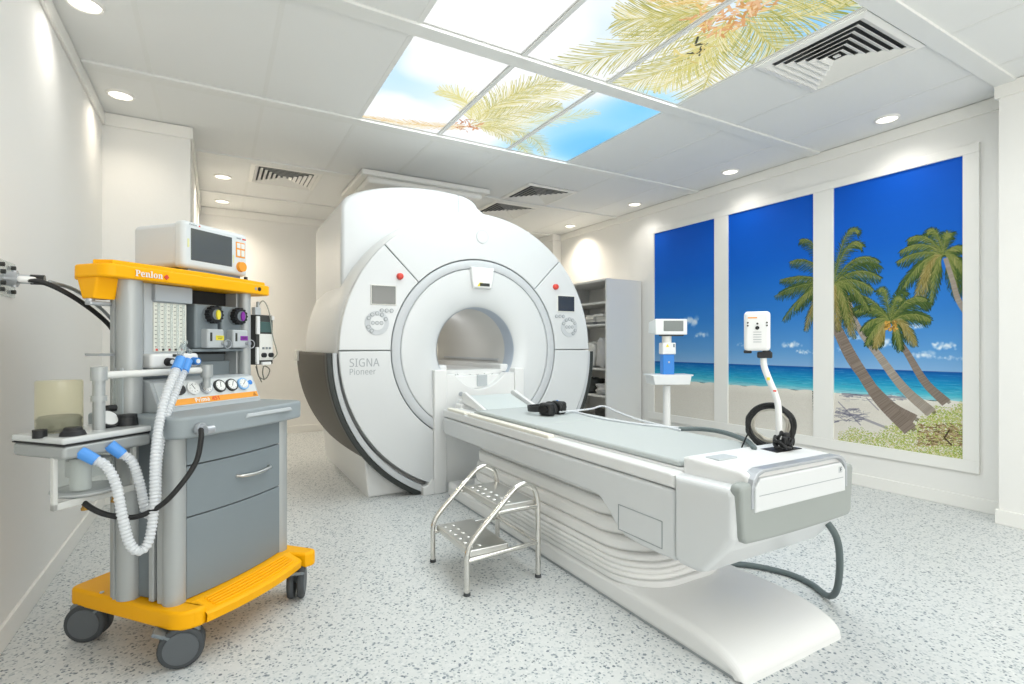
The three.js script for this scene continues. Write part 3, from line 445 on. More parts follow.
  obj('latch_recess', [rb(0.09, 0.09, 0.012, 0.006, 0.045, 0.82, -0.058)], M.machLight, mri);
  obj('dock_bolt', [cyz(0.016, 0.016, 0.012, -0.17, 0.73, 0.012, 20)], M.silver, mri);
}

// ------------------------------------------------------------------ the patient table
const TX = 1.765, table = thing('patient_table', 'long white scanner patient table on a low plinth, docked at the bore', 'patient table', [TX, 0, 0]);
{
  const w = 0.325;
  obj('plinth', sweepX([[-3.52, 0], [-1.075, 0], ...Array.from({ length: 22 }, (_, i) => { const a = i / 21 * Math.PI / 2; return [-1.40 + 0.322 * Math.cos(a) ** 0.8, 0.012 + 0.088 * Math.sin(a)]; }), [-3.52, 0.10]], -0.295, 0.295, 0.030, 6), M.white2, table);
  obj('plinth_skirting', span(-0.288, 0.288, 0.0, 0.012, -3.50, -1.11), M.seam, table);
  // lifting column covered by a folding skirt
  const fold = (y0, y1, x, z1, z0 = -3.22) => ext(roundRect(-x, x, -z1, -z0, 0.21), y1 - y0, Math.min(0.022, (y1 - y0) / 2.2), 5, 12).rotateX(-Math.PI / 2).translate(0, y0, 0).scale(1, 1, 1);
  [[0.405, 0.50, 0.250, -1.72], [0.335, 0.407, 0.265, -1.68], [0.270, 0.337, 0.277, -1.64], [0.215, 0.272, 0.287, -1.60], [0.187, 0.217, 0.293, -1.575], [0.166, 0.189, 0.297, -1.56], [0.146, 0.168, 0.299, -1.55], [0.124, 0.148, 0.298, -1.545]].forEach(([a, b, x, z]) => obj('skirt_fold', fold(a, b, x, z), M.bellows, table));
  obj('skirt_base_plate', ext(roundRect(-0.294, 0.294, 1.53, 3.24, 0.21), 0.026, 0.006).rotateX(-Math.PI / 2).translate(0, 0.098, 0), M.white2, table);
  obj('lift_core', span(-0.22, 0.22, 0.1, 0.6, -3.1, -1.7), M.bellows, table);
  // body
  const bodyP = [[-3.53, 0.575], [-3.53, 0.47], [-3.50, 0.455], [-1.80, 0.452], [-1.755, 0.442], [-1.70, 0.40], [-1.655, 0.355], [-1.60, 0.325], [-1.50, 0.315], [-1.338, 0.318], [-1.338, 0.575]];
  obj('body_side_cover', sweepX(bodyP, -w, w, 0.014, 4), M.white, table);
  obj('body_top_cover', sweepX([[-3.53, 0.579], [-1.338, 0.579], [-1.338, 0.628], [-1.36, 0.634], [-3.51, 0.634], [-3.53, 0.628]], -w, w, 0.012, 4), M.white2, table);
  for (const [x, z0, z1] of [[-0.300, -3.46, -3.16], [-0.300, -3.12, -2.16]]) { const g = obj('side_rail', span(x - 0.022, x + 0.020, 0.630, 0.650, z0, z1, 0.007), M.cream, table); }
  for (const [x, z0, z1] of [[0.300, -3.46, -3.16], [0.300, -3.12, -2.16]]) obj('side_rail', span(x - 0.022, x + 0.020, 0.630, 0.650, z0, z1, 0.007), M.cream, table);
  obj('cradle_board', span(-0.265, 0.265, 0.632, 0.644, -3.46, -1.345, 0.004), M.white2, table);
  obj('access_hatch', [span(-w - 0.0012, -w + 0.004, 0.345, 0.444, -1.632, -1.396, 0.003)], M.white, table);
  { const hh = 0.0016, x = -w - 0.0006; obj('hatch_seam', [span(x - hh, x, 0.444, 0.4465, -1.635, -1.393), span(x - hh, x, 0.3425, 0.345, -1.635, -1.393), span(x - hh, x, 0.3425, 0.4465, -1.635, -1.6325), span(x - hh, x, 0.3425, 0.4465, -1.3955, -1.393)], M.seam, table); }
  // end housing with belly, grey bumper and lid
  obj('end_housing', sweepX([[-1.334, 0.632], [-1.334, 0.335], [-1.31, 0.318], [-1.235, 0.318], [-1.20, 0.330], [-1.115, 0.425], [-1.082, 0.475], [-1.078, 0.62], [-1.10, 0.640]], -0.334, 0.334, 0.024, 5), M.white, table);
  const fr = new THREE.Shape(); fr.moveTo(-0.328, 0.635); fr.lineTo(-0.315, 0.485); fr.quadraticCurveTo(-0.308, 0.463, -0.285, 0.463); fr.quadraticCurveTo(0, 0.452, 0.285, 0.463); fr.quadraticCurveTo(0.308, 0.463, 0.315, 0.485); fr.lineTo(0.328, 0.635); fr.quadraticCurveTo(0.326, 0.655, 0.30, 0.655); fr.lineTo(-0.30, 0.655); fr.quadraticCurveTo(-0.326, 0.655, -0.328, 0.635);
  obj('grey_bumper', ext(fr, 0.045, 0.012, 4).translate(0, 0, -1.105), M.greyPanel, table);
  const lid = obj('end_lid', sweepX([[-1.345, 0.60], [-1.075, 0.60], [-1.066, 0.62], [-1.066, 0.66], [-1.075, 0.678], [-1.10, 0.688], [-1.32, 0.696], [-1.345, 0.688]], -0.275, 0.275, 0.016, 4), M.white2, table);
  obj('front_flap', ext(shp([[-0.262, 0.56], [0.262, 0.56], [0.262, 0.64], [0.235, 0.668], [-0.235, 0.668], [-0.262, 0.64]]), 0.024, 0.006).translate(0, 0, -1.078), M.white, lid);
  obj('flap_seam', [span(-0.245, 0.245, 0.612, 0.6145, -1.056, -1.0535)], M.seam, lid);
  { const ar = (o, y) => { const q = 0.278 - o, t = 0.696 - o; return [[-q, y], [-q, t - 0.055], [-q + 0.008, t - 0.028], [-q + 0.026, t - 0.009], [-q + 0.055, t], [q - 0.055, t], [q - 0.026, t - 0.009], [q - 0.008, t - 0.028], [q, t - 0.055], [q, y]]; }; obj('silver_trim', ext(shp([...ar(0, 0.575), ...ar(0.011, 0.575).reverse()]), 0.040, 0.003, 2).translate(0, 0, -1.096), M.silver, lid); }
  obj('symbol_plate', [span(0.215, 0.237, 0.632, 0.655, -1.0545, -1.053)], M.machLight, lid); obj('symbol', text('F', 0.014).translate(0.2215, 0.637, -1.053), M.dark, lid);
  obj('lid_button_plate', rb(0.10, 0.006, 0.06, 0.003, -0.18, 0.695, -1.25), M.machLight, lid);
  obj('cable_well', rb(0.16, 0.004, 0.09, 0.002, 0.16, 0.6925, -1.25), M.black, lid);
  // tilting head end of the cradle
  const hd = sweepX([[-3.42, 0.72], [-3.40, 0.735], [-3.10, 0.66], [-3.04, 0.648], [-3.10, 0.645], [-3.42, 0.70]], -0.17, 0.17, 0.006); obj('head_rest', hd, std(0xcdd5d4, 0.4), table);
  obj('head_rest_wing', sweepX([[-3.44, 0.75], [-3.40, 0.76], [-3.05, 0.66], [-3.05, 0.64], [-3.44, 0.68]], 0.19, 0.215, 0.005), M.white2, table); obj('head_rest_wing', sweepX([[-3.44, 0.75], [-3.40, 0.76], [-3.05, 0.66], [-3.05, 0.64], [-3.44, 0.68]], -0.215, -0.19, 0.005), M.white2, table);
  obj('head_support_block', [span(-0.24, 0.24, 0.63, 0.675, -3.50, -3.40, 0.01), span(-0.22, -0.12, 0.665, 0.70, -3.50, -3.44, 0.006)], M.white2, table);
}
const pad = thing('table_pad', 'grey padded mattress in two sections lying on the patient table', 'mattress', [TX, 0.644, 0]);
obj('pad_section', rb(0.53, 0.026, 0.70, 0.012, 0, 0.0135, -2.725), M.pad, pad); obj('pad_section', rb(0.53, 0.026, 1.01, 0.012, 0, 0.0135, -1.868), M.pad, pad);
obj('pad_front_edge', sweepX([[-3.075, 0.001], [-3.075, 0.026], [-3.12, 0.018], [-3.16, 0.001]], -0.255, 0.255, 0.003), M.pad, pad);

// ear defenders with cable on the pad
const hp = thing('headphones', 'black over-ear scanner headphones lying on the grey pad', 'headphones', [1.80, 0.671, -2.66], 0.35); hp.scale.set(1.3, 0.92, 1.3);
for (const s of [-1, 1]) { const c = obj('ear_cup', [rb(0.045, 0.085, 0.075, 0.018, s * 0.048, 0.0435, 0.01)], M.black, hp); obj('ear_cushion', new THREE.TorusGeometry(0.03, 0.012, 10, 24).rotateY(Math.PI / 2).scale(1, 1.2, 1).translate(s * 0.024, 0.043, 0.01), M.rubber, c); obj('cup_cap', cyx(0.026, 0.026, 0.012, s * 0.072, 0.045, 0.01, 24), M.blackGloss, c); }
{ const pts = []; for (let i = 0; i <= 14; i++) { const a = i / 14 * Math.PI; pts.push([Math.cos(a) * 0.072, 0.045 - 0.012 * Math.sin(a), -0.01 - 0.115 * Math.sin(a)]); } const b = curve(pts), g = new THREE.ExtrudeGeometry(roundRect(-0.004, 0.004, -0.02, 0.02, 0.003), { steps: 40, bevelEnabled: false, extrudePath: b, curveSegments: 3 }); obj('head_band', g, M.black, hp); }
obj('blue_dot', [new THREE.SphereGeometry(0.006, 10, 6).translate(0.05, 0.086, 0.0)], M.blue, hp);

// pale air tubes from the headphones over the table edge
const P3 = (u, v, y) => onY(u, v, y);
for (const [pts, label] of [[[[558, 411, 0.69], [575, 412, 0.678], [600, 418, 0.677], [640, 424, 0.677], [680, 428, 0.677]], 'pale air tube running straight along the pad from the headphones'], [[[560, 412, 0.690], [590, 409, 0.678], [603, 406, 0.69], [618, 412, 0.678], [640, 420, 0.677], [680, 430, 0.677]], 'pale air tube rising in a small loop behind the headphones']]) tag(obj('air_tube', capped(pts.map((p) => P3(...p)), 0.006, 80, 10), M.hose), label, 'tube', 'headphone air tubes');
tag(obj('grey_hose', capped([P3(680, 429, 0.678), P3(700, 429, 0.68), P3(722, 432, 0.685), P3(745, 440, 0.688), P3(754, 448, 0.70)], 0.011, 60, 12), M.greyHose), 'thick grey hose joining the air tubes to the table end', 'hose');

// ------------------------------------------------------------------ pole-mounted sensor box at the table end
{
  const t = thing('pole_sensor_box', 'white box with small lights on a cranked white pole at the table end', 'monitor box', [onZ(779, 440, -1.28).x, 0.696, -1.28], -0.92);
  const base = onZ(779, 440, -1.28), kx = 2.08 / FPX, L = (u, v) => V((u - 779) * kx, EYE + (HORIZON - v) * kx - 0.696, 0);
  obj('pole', capped([V(L(779, 455).x, 0.0, 0), L(779, 440), L(778.5, 410), L(776, 396), L(770, 380), L(765.5, 366), L(765, 354)], 0.0125, 60, 14), M.white2, t);
  obj('clamp', [rb(0.055, 0.026, 0.04, 0.006, L(766, 357).x, L(766, 355).y, 0)], M.black, t);
  const a = L(747, 311), b = L(771, 351), box = obj('sensor_housing', [rb(b.x - a.x, a.y - b.y, 0.075, 0.014, (a.x + b.x) / 2, (a.y + b.y) / 2, -0.01)], M.white2, t), cx = (a.x + b.x) / 2, top = a.y, z = 0.0285;
  for (const s of [-1, 1]) obj('foot_bumper', [rb(0.03, 0.012, 0.04, 0.004, cx + s * 0.035, b.y - 0.004, 0)], M.black, t);
  obj('label_print', [bx(0.034, 0.0045, 0.001, cx - 0.018, top - 0.026, z)], M.orange, box);
  for (const [x, y, q] of [[-0.035, 0.046, 0.0035], [-0.035, 0.058, 0.0035], [0.035, 0.046, 0.0035], [0.035, 0.058, 0.0035], [0, 0.05, 0.004]]) obj('indicator', cyz(q, q, 0.003, cx + x, top - y, z, 12), M.dark, box);
  obj('round_button', cyz(0.0075, 0.0075, 0.004, cx, top - 0.067, z, 20), M.black, box);
  for (let i = 0; i < 5; i++) obj('print_line', bx(0.03, 0.0022, 0.001, cx, top - 0.084 - i * 0.010, z), M.seam, box);
  const ps = L(769, 379); obj('yellow_label', [rb(0.012, 0.012, 0.003, 0.001, ps.x + 0.001, ps.y, 0.0125)], M.lemon, t); obj('red_label', [rb(0.012, 0.007, 0.003, 0.001, L(775, 391).x, L(775, 391).y, 0.0125)], M.red, t);
  // coils hung on the pole
  const c = L(772, 428), coil = (name, label, mat, r, rr, n, zo, cat) => { const o = thing(name, label, cat, [base.x + c.x * Math.cos(0.92) - zo * 0.795, 0.696 + c.y, -1.28 + c.x * 0.795 + zo * 0.606], -0.92); for (let i = 0; i < n; i++) { const pts = [], ph = rnd(0, 6); for (let k = 0; k < 20; k++) { const a2 = k / 20 * 2 * Math.PI, q = r * (1 + rnd(-0.02, 0.02)) + ((i % 3) - 1) * 0.006 + rnd(-0.002, 0.002); pts.push([Math.cos(a2) * q, Math.sin(a2) * q + rnd(-0.002, 0.002), (Math.floor(i / 3) - n / 6) * rr * 1.7 + rnd(-0.003, 0.003)]); } obj('cable_turn', tube(pts, rr, 80, 8, true), mat, o); } return o; };
  const bc = coil('black_cable_coil', 'black cable coil hanging on the cranked white pole', M.rubber, 0.084, 0.0052, 9, -0.034, 'cable'); obj('cable_tail', capped([[-0.078, -0.02, 0], [-0.095, -0.06, 0.005], [-0.11, -0.10, 0.0]], 0.003, 20, 8), M.rubber, bc); obj('cable_tail', capped([[0.078, -0.02, 0], [0.085, -0.06, 0.0], [0.07, -0.105, 0.0]], 0.003, 20, 8), M.rubber, bc);
  coil('white_cable_coil', 'cream white cable coil hanging inside the black coil', std(0xd9d4c8, 0.5), 0.069, 0.0045, 7, -0.085, 'cable');
  const pile = thing('cable_bundle', 'tangled black sensor cables and clips lying on the table end', 'cable', [TX + 0.15, 0.696, -1.225]);
  for (let i = 0; i < 7; i++) { const pts = [], a0 = rnd(0, 6); for (let k = 0; k < 7; k++) { const a2 = a0 + k / 6 * rnd(4, 6.5), q = rnd(0.02, 0.048); pts.push([Math.cos(a2) * q, 0.008 + rnd(0, 0.055) * Math.sin(k / 6 * Math.PI), Math.sin(a2) * q * 0.7]); } obj('cable_loop', capped(pts, 0.0045, 60, 8), M.rubber, pile); }
  obj('clip', [rb(0.02, 0.05, 0.018, 0.005, -0.012, 0.026, 0.012), rb(0.016, 0.042, 0.016, 0.005, 0.035, 0.022, 0.0), rb(0.03, 0.018, 0.02, 0.005, 0.01, 0.055, 0.004)], M.black, pile);
}
// thick grey hose curving from under the table end to the floor
tag(obj('floor_hose', capped([[2.02, 0.44, -1.13], [2.07, 0.36, -1.11], [2.13, 0.24, -1.13], [2.20, 0.10, -1.18], [2.28, 0.025, -1.26], [2.35, 0.014, -1.37], [2.36, 0.014, -1.50], [2.27, 0.014, -1.66], [2.08, 0.014, -1.78], [2.065, 0.03, -1.9]].map((p) => V(...p)), 0.013, 90, 14), M.greyHose), 'dark grey hose drooping from the table end to the floor', 'hose');

// ------------------------------------------------------------------ chrome step stool
{
  const t = thing('step_stool', 'chromed tubular two-step stool beside the patient table', 'step stool', [0.96, 0, -2.28]), r = 0.0125;
  for (const z of [-0.205, 0.205]) {
    obj('side_frame', [tube([[0, 0.012, z], [0, 0.10, z], [0, 0.175, z], [0.012, 0.215, z], [0.05, 0.26, z], [0.12, 0.325, z], [0.20, 0.40, z], [0.245, 0.438, z], [0.295, 0.452, z], [0.345, 0.425, z], [0.366, 0.365, z], [0.37, 0.25, z], [0.37, 0.012, z]], r, 140, 14, false, 0.35)], M.chrome, t);
    obj('side_rail', capped([[0.004, 0.150, z], [0.37, 0.165, z]], r * 0.85, 6, 12), M.chrome, t);
    obj('upper_rail', capped([[0.16, 0.338, z], [0.37, 0.338, z]], r * 0.85, 6, 12), M.chrome, t);
    for (const x of [0, 0.37]) obj('rubber_foot', cy(r + 0.002, r + 0.003, 0.014, x, 0.007, z, 16), M.tyre, t);
  }
  const step = (x0, x1, y) => { const s = obj('step_tread', span(x0, x1, y - 0.03, y, -0.195, 0.195, 0.006), M.chromeRough, t); for (let i = 0; i < 6; i++) for (let j = 0; j < 2; j++) obj('tread_dimple', new THREE.SphereGeometry(0.014, 12, 6, 0, 6.283, 0, 1.57).scale(1, 0.3, 1).translate(x0 + 0.03 + j * 0.045, y - 0.0005, -0.15 + i * 0.06), M.chromeRough, s); };
  step(0.015, 0.215, 0.188); step(0.165, 0.36, 0.365);
  obj('cross_bar', capped([[0.37, 0.165, -0.205], [0.37, 0.165, 0.205]], r * 0.85, 6, 12), M.chrome, t);
}

// ------------------------------------------------------------------ anaesthesia machine
const AO = V(-0.055, 0, -2.45), AT = Math.atan2(0.671, 0.741), AX = V(0.741, 0, -0.671), AZ = V(0.671, 0, 0.741);
const toLocal = (p) => { const q = p.clone().sub(AO); return V(q.dot(AX), q.y, q.dot(AZ)); };
const LZ = (u, v, z) => { const d = ray(u, v), o = V(0, EYE, 0).sub(AO); return toLocal(V(0, EYE, 0).addScaledVector(d, (z - o.dot(AZ)) / d.dot(AZ))); };
const am = thing('anaesthesia_machine', 'grey anaesthesia machine with yellow top shelf and yellow wheeled base', 'medical cart', AO.toArray(), AT);
{
  // yellow base with ribbed foot rest
  const bs = new THREE.Shape(); bs.moveTo(-0.24, -0.325); bs.lineTo(0.27, -0.325); bs.quadraticCurveTo(0.32, -0.325, 0.32, -0.28); bs.lineTo(0.325, 0.28); bs.quadraticCurveTo(0.325, 0.315, 0.29, 0.315); bs.lineTo(0.262, 0.30); bs.lineTo(0.245, 0.235); bs.lineTo(-0.20, 0.225); bs.lineTo(-0.215, 0.28); bs.quadraticCurveTo(-0.235, 0.285, -0.255, 0.27); bs.quadraticCurveTo(-0.295, 0.25, -0.295, 0.20); bs.lineTo(-0.275, -0.29); bs.quadraticCurveTo(-0.275, -0.325, -0.24, -0.325);
  const base = obj('base', ext(bs, 0.065, 0.012, 4).rotateX(Math.PI / 2).translate(0, 0.195, 0), M.yellow, am); base.userData.label = 'glossy yellow wheeled base';
  const fz = (x) => 0.222 + 0.0 * x, fo = (x) => 0.292 + 0.028 * (1 - ((x - 0.013) / 0.24) ** 2);
  const step = []; { const n = 60, pos = [], idx = [], ring = (x) => { const z0 = 0.20, z1 = fo(x); return [[z0, 0.196], [z0 + 0.02, 0.196], [z1 - 0.008, 0.174], [z1, 0.166], [z1 - 0.004, 0.138], [z0, 0.134]]; }; for (let i = 0; i <= n; i++) { const x = -0.222 + 0.47 * i / n; for (const [z, y] of ring(x)) pos.push(x, y, z); } for (let i = 0; i < n; i++) for (let k = 0; k < 6; k++) { const a = i * 6 + k, b = i * 6 + (k + 1) % 6; idx.push(a, b, a + 6, b, b + 6, a + 6); } const g = new THREE.BufferGeometry(); g.setAttribute('position', new THREE.Float32BufferAttribute(pos, 3)); g.setAttribute('uv', new THREE.Float32BufferAttribute(new Float32Array(pos.length / 3 * 2), 2)); g.setIndex(idx); const h = g.toNonIndexed(); h.computeVertexNormals(); step.push(h); }
  const fr = obj('foot_rest', step, M.yellow, base);
  for (let k = 0; k < 5; k++) { const f = 0.16 + k * 0.165, pts = []; for (let i = 0; i <= 20; i++) { const x = -0.175 + 0.385 * i / 20, z0 = 0.22, z1 = fo(x) - 0.008; pts.push([x, 0.1968 - 0.022 * f, z0 + (z1 - z0) * f]); } obj('foot_rest_rib', capped(pts, 0.0048, 80, 10), M.yellow, base); }
  for (const z of [0.0, -0.16]) obj('base_bolt', cy(0.007, 0.007, 0.004, -0.265, 0.196, z, 12), M.silver, base);
  // castors
  const castor = (x, z, turn) => { const c = new THREE.Group(); c.name = 'castor'; c.position.set(x, 0, z); c.rotation.y = turn; am.add(c); obj('castor_fork', [rb(0.05, 0.075, 0.07, 0.012, 0, 0.10, 0.01), cy(0.02, 0.02, 0.03, 0, 0.130, 0.012)], M.machDark, c); for (const s of [-1, 1]) { const w = obj('wheel', lathe([[0.001, -0.012], [0.052, -0.012], [0.056, -0.014], [0.066, -0.013], [0.070, -0.006], [0.070, 0.006], [0.066, 0.013], [0.056, 0.014], [0.052, 0.012], [0.001, 0.012]], 40).rotateZ(Math.PI / 2).translate(s * 0.020, 0.070, -0.01), M.tyre, c); const d = obj('wheel_disc', cyx(0.053, 0.053, 0.004, s * 0.0335, 0.070, -0.01, 36), M.wheel, c); } obj('brake_pedal', ext(shp([[-0.035, 0], [0.035, 0], [0.028, 0.055], [-0.028, 0.055]]), 0.012, 0.003).rotateX(-1.15).translate(0, 0.105, -0.045), M.machDark, c); };
  castor(-0.25, 0.225, 0.78); castor(0.270, 0.25, 2.15); castor(-0.25, -0.265, 3.6); castor(0.255, -0.29, 0.4);
  // corner columns
  for (const x of [-0.236, 0.258]) obj('front_column', [cy(0.036, 0.036, 0.58, x, 0.485, 0.158, 28), span(x - 0.03, x + 0.03, 0.195, 0.775, 0.11, 0.15, 0.006)], M.alu, am);
  for (const [x, q] of [[-0.255, 0.040], [0.265, 0.024]]) obj('rear_column', [cy(q, q, 1.15, x, 0.77, -0.035, 28), cy(q * 0.75, q * 0.75, 1.15, x * 0.985, 0.77, -0.085, 24), span(x - q * 0.75, x + q * 0.75, 0.195, 1.34, -0.085, -0.035, 0.01), span(x - q - 0.002, x - q + 0.004, 0.2, 1.34, -0.06, -0.052)], M.alu, am);
  obj('side_panel', span(-0.250, -0.235, 0.2, 0.79, -0.08, 0.12, 0.003), M.machDark, am); obj('side_panel', span(0.245, 0.262, 0.2, 0.79, -0.08, 0.12, 0.003), M.machDark, am);
  obj('side_channel', [span(-0.268, -0.238, 0.20, 0.45, 0.075, 0.098, 0.004)], M.alu, am);
  obj('cabinet_body', span(-0.235, 0.24, 0.195, 0.78, -0.10, 0.15), M.machDark, am);
  const bulge = (y0, y1) => { const s = new THREE.Shape(); s.moveTo(-0.210, 0); s.lineTo(0.238, 0); s.lineTo(0.238, 0.055); s.quadraticCurveTo(0.01, 0.095, -0.210, 0.055); s.closePath(); return ext(s, y1 - y0, 0.003).rotateX(Math.PI / 2).translate(0, y1, 0.13); };
  const d1 = obj('lower_door', bulge(0.197, 0.484), M.machGrey, am), d2 = obj('drawer', bulge(0.488, 0.668), M.machGrey, am), d3 = obj('drawer', bulge(0.672, 0.775), M.machGrey, am);
  obj('handle', capped([[-0.01, 0.590, 0.205], [0.01, 0.587, 0.222], [0.07, 0.584, 0.228], [0.14, 0.588, 0.220], [0.16, 0.592, 0.200]], 0.0065, 40, 10), M.chromeRough, d2);
  // worktop
  const ws = new THREE.Shape(); ws.moveTo(-0.25, -0.22); ws.lineTo(0.29, -0.22); ws.quadraticCurveTo(0.32, -0.22, 0.32, -0.19); ws.lineTo(0.325, 0.20); ws.quadraticCurveTo(0.325, 0.235, 0.29, 0.242); ws.quadraticCurveTo(0, 0.285, -0.25, 0.245); ws.quadraticCurveTo(-0.292, 0.235, -0.292, 0.19); ws.lineTo(-0.285, -0.19); ws.quadraticCurveTo(-0.285, -0.22, -0.25, -0.22);
  const wt = obj('worktop', ext(ws, 0.075, 0.010, 4).rotateX(Math.PI / 2).translate(0, 0.852, 0), std(0x949da1, 0.5), am);
  obj('pull_grip', ext(shp([[-0.03, 0], [0.22, 0], [0.21, 0.016], [-0.02, 0.016]]), 0.03, 0.006).rotateX(-0.2).translate(0, 0.815, 0.243), M.machLight, wt);
  const pt = LZ(197, 429, 0.265); obj('gas_outlet', [cyz(0.022, 0.022, 0.012, pt.x + 0.02, 0.807, 0.258, 24), cyz(0.013, 0.013, 0.04, pt.x + 0.02, 0.807, 0.275, 20), cyx(0.014, 0.014, 0.03, pt.x + 0.02, 0.807, 0.297, 20)], M.silver, am);
  // back panel, top recess
  obj('back_panel', span(-0.235, 0.235, 0.85, 1.34, -0.14, -0.12), M.machDark, am);
  obj('dark_recess', [span(-0.02, 0.235, 1.06, 1.335, -0.118, -0.112), span(-0.03, -0.02, 1.07, 1.335, -0.115, -0.06)], M.black, am);
  // flowmeter bank
  const fx0 = -0.195, fx1 = -0.02, fl = obj('flowmeter_housing', [span(fx0, fx1, 1.02, 1.335, -0.115, -0.045, 0.008)], M.machLight, am);
  obj('flow_window_hood', span(fx0 + 0.03, fx1 + 0.012, 1.265, 1.33, -0.06, -0.025, 0.005), std(0xa9b0b6, 0.45), fl);
  const bank = obj('flow_scale_plate', span(fx0 + 0.035, fx1 - 0.004, 1.075, 1.262, -0.048, -0.040, 0.002), std(0xe3e4da, 0.5), fl);
  for (let i = 0; i < 5; i++) { const x = fx0 + 0.052 + i * 0.026; obj('flow_tube', cy(0.0045, 0.0045, 0.18, x, 1.17, -0.037, 12), M.clear, bank); for (let k = 0; k < 11; k++) obj('scale_mark', bx(0.007, 0.0022, 0.001, x - 0.0095, 1.093 + k * 0.0155, -0.0395), M.dark, bank); obj('flow_float', bx(0.008, 0.008, 0.002, x - 0.006, 1.082, -0.039), [M.red, M.dark, std(0x8a3040, 0.5), M.dark, std(0x8a3040, 0.5)][i], bank); }
  obj('flow_control_shelf', rb(0.20, 0.055, 0.06, 0.012, -0.105, 1.040, -0.025), M.white2, am);
  for (const [x, y, c] of [[-0.14, 1.036, 'black'], [-0.085, 1.036, 'black'], [-0.03, 1.036, 'blue']]) { const k = obj('control_knob', [cyz(0.014, 0.016, 0.025, x, y, 0.016, 20)], M[c], am); obj('knob_face', cyz(0.009, 0.009, 0.003, x, y, 0.029, 16), M.white2, k); }
  obj('indicator_strip', rb(0.04, 0.010, 0.003, 0.001, -0.10, 1.060, 0.006), M.dark, am);
  // two vaporisers
  for (const [x, mat] of [[0.068, M.lemon], [0.196, M.violet]]) {
    const v = new THREE.Group(); v.name = 'vaporiser'; v.position.set(x, 0.022, -0.07); am.add(v);
    obj('vaporiser_body', [rb(0.112, 0.185, 0.08, 0.010, 0, 1.155, -0.005)], M.machGrey, v);
    obj('dial_cone', cyz(0.030, 0.042, 0.022, 0.012, 1.205, 0.038, 28), M.machDark, v);
    const kn = []; kn.push(cyz(0.032, 0.034, 0.026, 0.012, 1.205, 0.060, 28)); for (let i = 0; i < 14; i++) { const a = i / 14 * 6.283; kn.push(cyz(0.005, 0.005, 0.024, 0.012 + 0.033 * Math.cos(a), 1.205 + 0.033 * Math.sin(a), 0.060, 8)); }
    obj('dial', kn, M.black, v); obj('dial_face', cyz(0.022, 0.022, 0.004, 0.012, 1.205, 0.074, 24), M.machDark, v); obj('dial_grip', [cyz(0.020, 0.020, 0.012, 0.014, 1.205, 0.078, 20).scale(0.45, 1, 1).translate(0.0075, 0, 0)], mat, v);
    obj('filler_block', rb(0.082, 0.080, 0.05, 0.008, 0.012, 1.105, 0.045), M.machLight, v); obj('filler_slot', rb(0.010, 0.036, 0.003, 0.001, -0.012, 1.112, 0.070), M.dark, v);
    obj('agent_label', rb(0.040, 0.020, 0.002, 0.0008, 0.030, 1.108, 0.0705), mat, v); obj('label_print', [bx(0.026, 0.002, 0.0006, 0.030, 1.112, 0.0717), bx(0.022, 0.002, 0.0006, 0.030, 1.106, 0.0717)], M.dark, v);
    obj('filler_cap', [cyz(0.009, 0.009, 0.02, 0.044, 1.085, 0.078, 16), new THREE.TorusGeometry(0.018, 0.002, 8, 24).translate(0.066, 1.082, 0.075)], M.silver, v);
  }
  obj('vaporiser_shelf', rb(0.27, 0.012, 0.09, 0.003, 0.125, 1.078, -0.07), M.machGrey, am);
  obj('lower_tray_wall', [span(-0.215, 0.235, 0.96, 1.03, -0.12, -0.09, 0.004)], M.machGrey, am);
  obj('upper_side_cheek', [span(0.232, 0.246, 0.85, 1.335, -0.12, -0.05, 0.003)], M.alu, am);
  // gauge console
  const gc = new THREE.Group(); gc.name = 'gauge_console'; am.add(gc);
  obj('console_body', sweepX([[-0.12, 0.852], [0.058, 0.852], [0.055, 0.868], [0.012, 0.962], [-0.01, 0.970], [-0.12, 0.970]], -0.215, 0.262, 0.005), M.machLight, gc);
  const tilt = Math.atan2(0.043, 0.094), slope = new THREE.Group(); const put = (g, x, y) => g.rotateX(-tilt).translate(x, 0.868 + y * Math.cos(tilt) + 0.0, 0.055 - y * Math.sin(tilt) + 0.0012);
  obj('console_face', put(rb(0.455, 0.100, 0.003, 0.001, 0, 0.05, 0), 0.024, 0), std(0xd3d8d8, 0.45), gc);
  obj('orange_strip', put(rb(0.40, 0.024, 0.002, 0.0008, 0, 0.0, 0.0022), 0.05, 0.016), M.orange, gc);
  obj('strip_lettering', put(text('Prima', 0.017, 'sans_bold').translate(0, 0, 0.003), -0.065, 0.0085), M.white2, gc); obj('strip_number', put(text('451', 0.017, 'sans_bold').translate(0, 0, 0.003), 0.012, 0.0085), std(0xe4502c, 0.5), gc);
  obj('warning_triangle', put(ext(shp([[-0.010, -0.008], [0.010, -0.008], [0, 0.010]]), 0.001).translate(0, 0, 0.003), 0.232, 0.016), std(0xb8741c, 0.5), gc);
